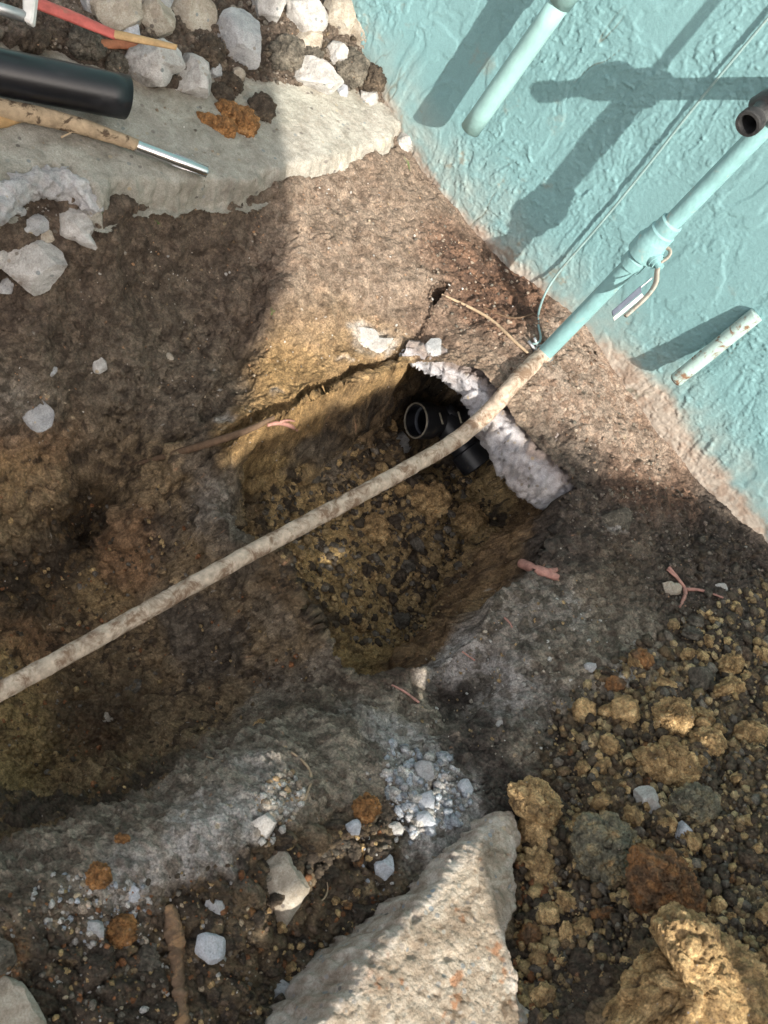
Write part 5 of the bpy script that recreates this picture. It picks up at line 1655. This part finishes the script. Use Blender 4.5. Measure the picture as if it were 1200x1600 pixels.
def proto_mesh(k, mat):
    key = (k, mat.name)
    if key not in pm:
        Q, Fs = protos[k]
        me = mesh_np('clod', Q * .01, Fs)
        me.materials.append(mat)
        pm[key] = me
    return pm[key]


def rnd_in_poly(poly, n, seed):
    poly = np.array(poly, float)
    r_ = np.random.RandomState(seed)
    out = []
    lo, hi = poly.min(0), poly.max(0)
    while len(out) < n:
        c = r_.uniform(lo, hi, (n * 3, 2))
        s = poly_sd(c, poly)
        out += list(c[s > 0])
    return np.array(out[:n])


LAND = [((1110, 1540), 'the huge yellow clod'), ((948, 1330), 'the greenish grey clod'), ((1045, 1385), 'the rust brown clod'), ((1012, 1252), 'the elongated white stone'), ((1068, 1298), 'the blue-white stone'),
        ((1085, 920), 'the forked pink root'), ((1052, 1118), 'the bright yellow clod'), ((1045, 1197), 'the wide flat yellow clod'), ((835, 1280), 'the tall golden clod'), ((812, 1262), 'the slab piece tip'), ((845, 1350), 'the yellow sliver'),
        ((1095, 1063), 'the grey-brown stone'), ((1140, 1040), 'the round ochre clod'), ((1085, 1260), 'the grey-green clod'), ((922, 1043), 'the flat pale stone'), ((1172, 1150), 'the yellow-grey clod'), ((1110, 1160), 'the knobbly ochre clod'),
        ((733, 815), 'the round pit floor clod'), ((590, 828), 'the tall tan pit floor clod'), ((668, 782), 'the broad yellow pit clod'), ((650, 660), 'the black fitting'), ((545, 1050), 'the near tip of the pit'), ((600, 760), 'the dirty pipe'), ((400, 760), 'the left pit wall'), ((790, 850), 'the right pit wall'),
        ((450, 1380), 'the long flat stone'), ((330, 1478), 'the bluish white stone'), ((445, 1555), 'the round grey stone'), ((275, 1500), 'the bark stick'), ((600, 1355), 'the wedged bluish stone'), ((575, 1265), 'the brown and orange clod'), ((560, 1460), 'the slab piece edge'),
        ((1190, 850), 'the wall foot at right'), ((820, 1500), 'the right side of the slab piece'), ((1125, 918), 'the small cream stone')]
MNAME = {'ochre_clod': 'yellow-brown', 'dark_clod': 'dark brown', 'grey_clod': 'greyish', 'rusty_clod': 'rusty'}
seen_labels = set()


def clod_label(p, s, mt):
    d, q, nm = min((math.hypot(p[0] - q[0], p[1] - q[1]), q, nm) for q, nm in LAND)
    dx, dy = p[0] - q[0], p[1] - q[1]
    ang = math.degrees(math.atan2(dy, dx)) % 360
    side = ['right of', 'lower right of', 'below', 'lower left of', 'left of', 'upper left of', 'above', 'upper right of'][int((ang + 22.5) // 45) % 8]
    far_ = 'just ' if d < 30 else ('' if d < 60 else 'well ')
    size = 'small' if s < 10 else ('middling' if s < 16 else 'large')
    for tail in ('', ' in loose soil', ' among others', ' half buried'):
        lab = '%s %s clod %s%s %s%s' % (size, MNAME[mt.name], far_, side, nm, tail if len(nm.split()) < 8 else '')
        if lab not in seen_labels:
            break
    if len(lab.split()) > 16:
        lab = lab.replace(' well ', ' ').replace(' just ', ' ').replace(' half buried', ' too').replace(' among others', ' too')
    seen_labels.add(lab)
    return lab


def clods(poly, n, rpx, mats, wts, label, group, seed):
    c = rnd_in_poly(poly, n, seed)
    G, t = hit(c[:, 0], c[:, 1])
    r_ = np.random.RandomState(seed + 1)
    for k in range(n):
        s = rpx[0] + (rpx[1] - rpx[0]) * r_.rand() ** 2
        rad = s * t[k] / F
        mt = mats[r_.choice(len(mats), p=wts)]
        o = bpy.data.objects.new('dirt_clod', proto_mesh(r_.randint(len(protos)), mt))
        C.objects.link(o)
        o.location = G[k] + np.array([0, 0, rad * .25])
        o.rotation_euler = r_.uniform(0, 6.28, 3)
        o.scale = (rad * 100, rad * 100 * r_.uniform(.75, 1), rad * 100 * r_.uniform(.6, .9))
        o['label'] = clod_label(c[k], s, mt)
        o['category'] = 'clod'
        o['group'] = group


clods([(880, 1100), (1000, 1020), (1090, 960), (1200, 980), (1200, 1500), (1100, 1440), (900, 1300), (860, 1220)], 120, (8, 24), [CLOD_OCHRE, CLOD_DARK, CLOD_GREY, CLOD_RUST], [.66, .16, .12, .06],
      'craggy clod of mixed clay in the loose spoil at lower right', 'clods of the lower right spoil heap', 41)
clods([(840, 1390), (900, 1420), (1030, 1430), (1000, 1550), (960, 1600), (840, 1600), (815, 1500)], 34, (9, 26), [CLOD_OCHRE, CLOD_DARK, CLOD_GREY, CLOD_RUST], [.4, .35, .17, .08],
      'dark crumbly clod between the slab piece and the huge yellow clod', 'clods beside the slab piece', 42)
clods([(430, 780), (520, 760), (620, 700), (700, 720), (760, 790), (740, 880), (640, 980), (560, 980), (460, 880)], 60, (6, 15), [CLOD_OCHRE, CLOD_DARK, CLOD_GREY], [.45, .4, .15],
      'loose clay clod on the floor of the pit', 'clods on the pit floor', 43)
clods([(400, 1400), (560, 1300), (600, 1320), (480, 1560), (440, 1600), (310, 1600), (300, 1520)], 44, (7, 17), [CLOD_OCHRE, CLOD_DARK, CLOD_GREY, CLOD_RUST], [.2, .55, .15, .1],
      'small brown clod in the crumbly soil at the bottom', 'clods of the bottom soil', 44)
clods([(1060, 830), (1200, 870), (1200, 980), (1120, 980)], 26, (5, 12), [CLOD_DARK, CLOD_GREY], [.6, .4],
      'small dark clod below the wall at the right', 'clods under the wall', 45)


def crumbs(name, regs, kind_label=None):
    """many loose crumbs as one joined object; regs = (polygon, n, rmin px, rmax px, colours)"""
    Vs, Fs_, Cs = [], [], []
    off = 0
    for ri, (poly, n, r0, r1_, cols) in enumerate(regs):
        c = rnd_in_poly(poly, n, 500 + ri * 7 + len(name))
        G, t = hit(c[:, 0], c[:, 1])
        r_ = np.random.RandomState(600 + ri)
        for k in range(n):
            Q, Fs = SM[r_.randint(len(SM))]
            rad = (r0 + (r1_ - r0) * r_.rand() ** 3) * t[k] / F
            a = r_.rand() * 6.28
            M_ = np.array([[math.cos(a), -math.sin(a), 0], [math.sin(a), math.cos(a), 0], [0, 0, r_.uniform(.5, .9)]])
            Vs.append(Q @ M_.T * rad + G[k] + [0, 0, rad * .2])
            Fs_.append(Fs + off)
            off += len(Q)
            cc_ = np.array(cols[r_.randint(len(cols))]) * r_.uniform(.75, 1.2)
            Cs.append(np.tile(cc_, (len(Q), 1)))
    me = mesh_np(name, np.vstack(Vs), np.vstack(Fs_), np.clip(np.vstack(Cs), 0, .9), smooth=False)
    return link(name, me, SOIL, kind='stuff')


OC, DK, GY, WH, BL, RU = (.44, .32, .16), (.10, .08, .058), (.2, .18, .15), (.55, .54, .52), (.42, .46, .52), (.28, .13, .06)
o = crumbs('soil_crumbs', [
    ([(860, 1100), (1000, 1000), (1200, 900), (1200, 1600), (830, 1600), (850, 1250)], 5600, 2, 12, [OC, (.5, .39, .22), (.3, .22, .12), DK, DK, (.13, .1, .07), GY, (.2, .14, .08)]),
    ([(805, 1290), (860, 1280), (870, 1600), (790, 1600), (812, 1400)], 500, 3, 13, [OC, OC, (.42, .31, .16), DK, RU]),
    ([(400, 760), (560, 680), (760, 740), (780, 850), (640, 1010), (560, 1010), (440, 900)], 2400, 2, 9, [OC, (.42, .31, .16), (.3, .22, .12), DK, DK, GY]),
    ([(0, 1400), (200, 1380), (420, 1330), (600, 1280), (600, 1400), (440, 1600), (0, 1600)], 1500, 2, 8, [DK, DK, OC, GY, RU, (.14, .1, .07)]),
    ([(0, 750), (300, 760), (350, 900), (500, 1050), (200, 1230), (0, 1270)], 800, 2, 6, [DK, (.12, .085, .05), OC, RU, GY]),
    ([(860, 780), (1060, 760), (1200, 860), (1200, 960), (1000, 960)], 900, 1.5, 5, [DK, DK, GY, (.17, .14, .12)]),
    ([(620, 330), (700, 340), (900, 520), (1060, 740), (980, 800), (830, 620), (700, 520)], 900, 1.2, 4, [(.3, .22, .17), (.2, .13, .09), GY, (.42, .35, .28)]),
    ([(0, 0), (560, 0), (600, 140), (440, 130), (240, 120), (0, 60)], 1200, 1.5, 7, [(.13, .1, .08), (.2, .16, .12), GY, (.3, .26, .22), DK]),
])
o['label'] = 'loose crumbs of soil strewn over the diggings'
o = crumbs('gravel', [
    ([(600, 1160), (700, 1180), (740, 1240), (720, 1290), (640, 1320), (600, 1240)], 420, 2.5, 11, [WH, BL, BL, (.5, .5, .52)]),
    ([(560, 1200), (640, 1200), (640, 1400), (560, 1420), (540, 1300)], 70, 2, 6, [WH, BL, GY]),
    ([(60, 1360), (230, 1370), (240, 1470), (130, 1480), (40, 1440)], 260, 2.5, 9, [WH, BL, WH, (.5, .42, .34)]),
    ([(395, 1240), (450, 1200), (480, 1240), (450, 1290), (410, 1330)], 260, 2.5, 9, [(.5, .42, .33), (.58, .52, .45), (.42, .3, .18), WH]),
    ([(0, 300), (140, 330), (120, 400), (0, 380)], 160, 2, 6, [WH, GY, (.3, .28, .26)]),
    ([(50, 330), (430, 310), (440, 600), (100, 680), (0, 600)], 260, 1.2, 3.4, [WH, (.4, .33, .25), GY, (.42, .25, .14)]),
    ([(450, 280), (640, 250), (760, 440), (640, 520), (440, 600)], 300, 1.1, 3.2, [WH, (.4, .33, .25), GY, (.4, .27, .18)]),
    ([(640, 1040), (900, 900), (1000, 1000), (820, 1200), (620, 1120)], 260, 1.5, 5, [WH, GY, (.4, .36, .3), (.42, .3, .16)]),
    ([(220, 80), (440, 200), (300, 260), (60, 230)], 120, 1.4, 4, [(.3, .24, .18), GY, WH]),
    ([(0, 1380), (200, 1380), (420, 1380), (430, 1600), (0, 1600)], 260, 2, 8, [WH, GY, (.5, .42, .3)]),
])
o['label'] = 'small white and grey gravel scattered on the soil'

# ------------------------------------------------------------------ shade: added board out of view, outline and openings cut to shape the sunlight
BX = 1.15


def shade(px_, py_, z=None):
    """where the sun ray to this spot of the ground crosses the plane of the board"""
    q = hit([px_], [py_])[0][0] if z is None else onZ(px_, py_, z)
    t = (BX - q[0]) / -SUNV[0]
    q = q - SUNV * t
    return (q[1], q[2])


top = [shade(1215, 862), shade(1100, 790), shade(1000, 755), shade(900, 745), shade(800, 660), shade(760, 640), shade(705, 640, -.10), shade(640, 590, -.11), shade(500, 652, -.142), shade(400, 704, -.162), shade(330, 745), shade(352, 640),
       shade(385, 540), shade(425, 440), shade(452, 330), shade(447, 262, .006), shade(428, 150, .006)]
print('board top', [tuple(np.round(q, 3)) for q in top])
t_hi = max(q[1] for q in top)
yl = top[-1][0]
outline = [(top[0][0] + .5, -.1), (top[0][0] + .5, top[0][1] - .06)] + top + [(yl - .01, t_hi + .35), (yl - .9, t_hi + .35), (yl - .9, -.1)]
holes = []  # openings cut where patches of sun should land


def hole(pl, z):
    holes.append([shade(x, y, z) for x, y in pl])


hole([(525, 1470), (650, 1365), (755, 1275), (815, 1255), (828, 1330), (820, 1450), (835, 1640), (430, 1640)], -.035)
def holeD(pl, d):
    out = []
    for x, y in pl:
        q = atD(x, y, d)
        t = (BX - q[0]) / -SUNV[0]
        q = q - SUNV * t
        out.append((q[1], q[2]))
    holes.append(out)


_cl = [o for o in scene.objects if o.get('label', '').startswith('huge craggy')][0]
_cd = to_px(np.array(_cl.location))[2]
holeD([(1045, 1455), (1110, 1465), (1185, 1530), (1215, 1600), (1200, 1700), (950, 1700), (960, 1610), (1040, 1560)], _cd - .05)
hole([(828, 1320), (856, 1320), (858, 1375), (835, 1378)], .015)
hole([(455, 1190), (478, 1180), (484, 1225), (440, 1290), (425, 1350), (402, 1345), (398, 1285)], -.07)
hole([(1020, 1095), (1080, 1095), (1080, 1140), (1025, 1140)], .01)
_a, _b = p0, np.array(run[-1][:3])
def _bp(q):
    t = (BX - q[0]) / -SUNV[0]
    q = q - SUNV * t
    return np.array([q[1], q[2]])
_sa, _sb = _bp(_a), _bp(_b * .93 + _a * .07)
_n = np.array([-(_sb - _sa)[1], (_sb - _sa)[0]])
_n /= np.linalg.norm(_n)
holes.append([tuple(_sa + _n * .0068), tuple(_sb + _n * .0062), tuple(_sb - _n * .0062), tuple(_sa - _n * .0068)])  # slit following the pipe, added so sun falls on it
cu = bpy.data.curves.new('board', 'CURVE')
cu.dimensions = '2D'
cu.fill_mode = 'BOTH'
cu.extrude = .009
for pl in [outline] + holes:
    s = cu.splines.new('POLY')
    s.points.add(len(pl) - 1)
    for k, (a, b__) in enumerate(pl):
        s.points[k].co = (a, b__, 0, 1)
    s.use_cyclic_u = True
tmp = bpy.data.objects.new('tmp', cu)
C.objects.link(tmp)
dg_ = bpy.context.evaluated_depsgraph_get()
bme = bpy.data.meshes.new_from_object(tmp.evaluated_get(dg_))
bpy.data.objects.remove(tmp)
bme.transform(Matrix(((0, 0, 1, BX), (1, 0, 0, 0), (0, 1, 0, 0), (0, 0, 0, 1))))
bme.materials.clear()
link('shade_board', bme, SHADE_BOARD, label='added board outside the picture, cut to cast the shade and sun patches', cat='board')
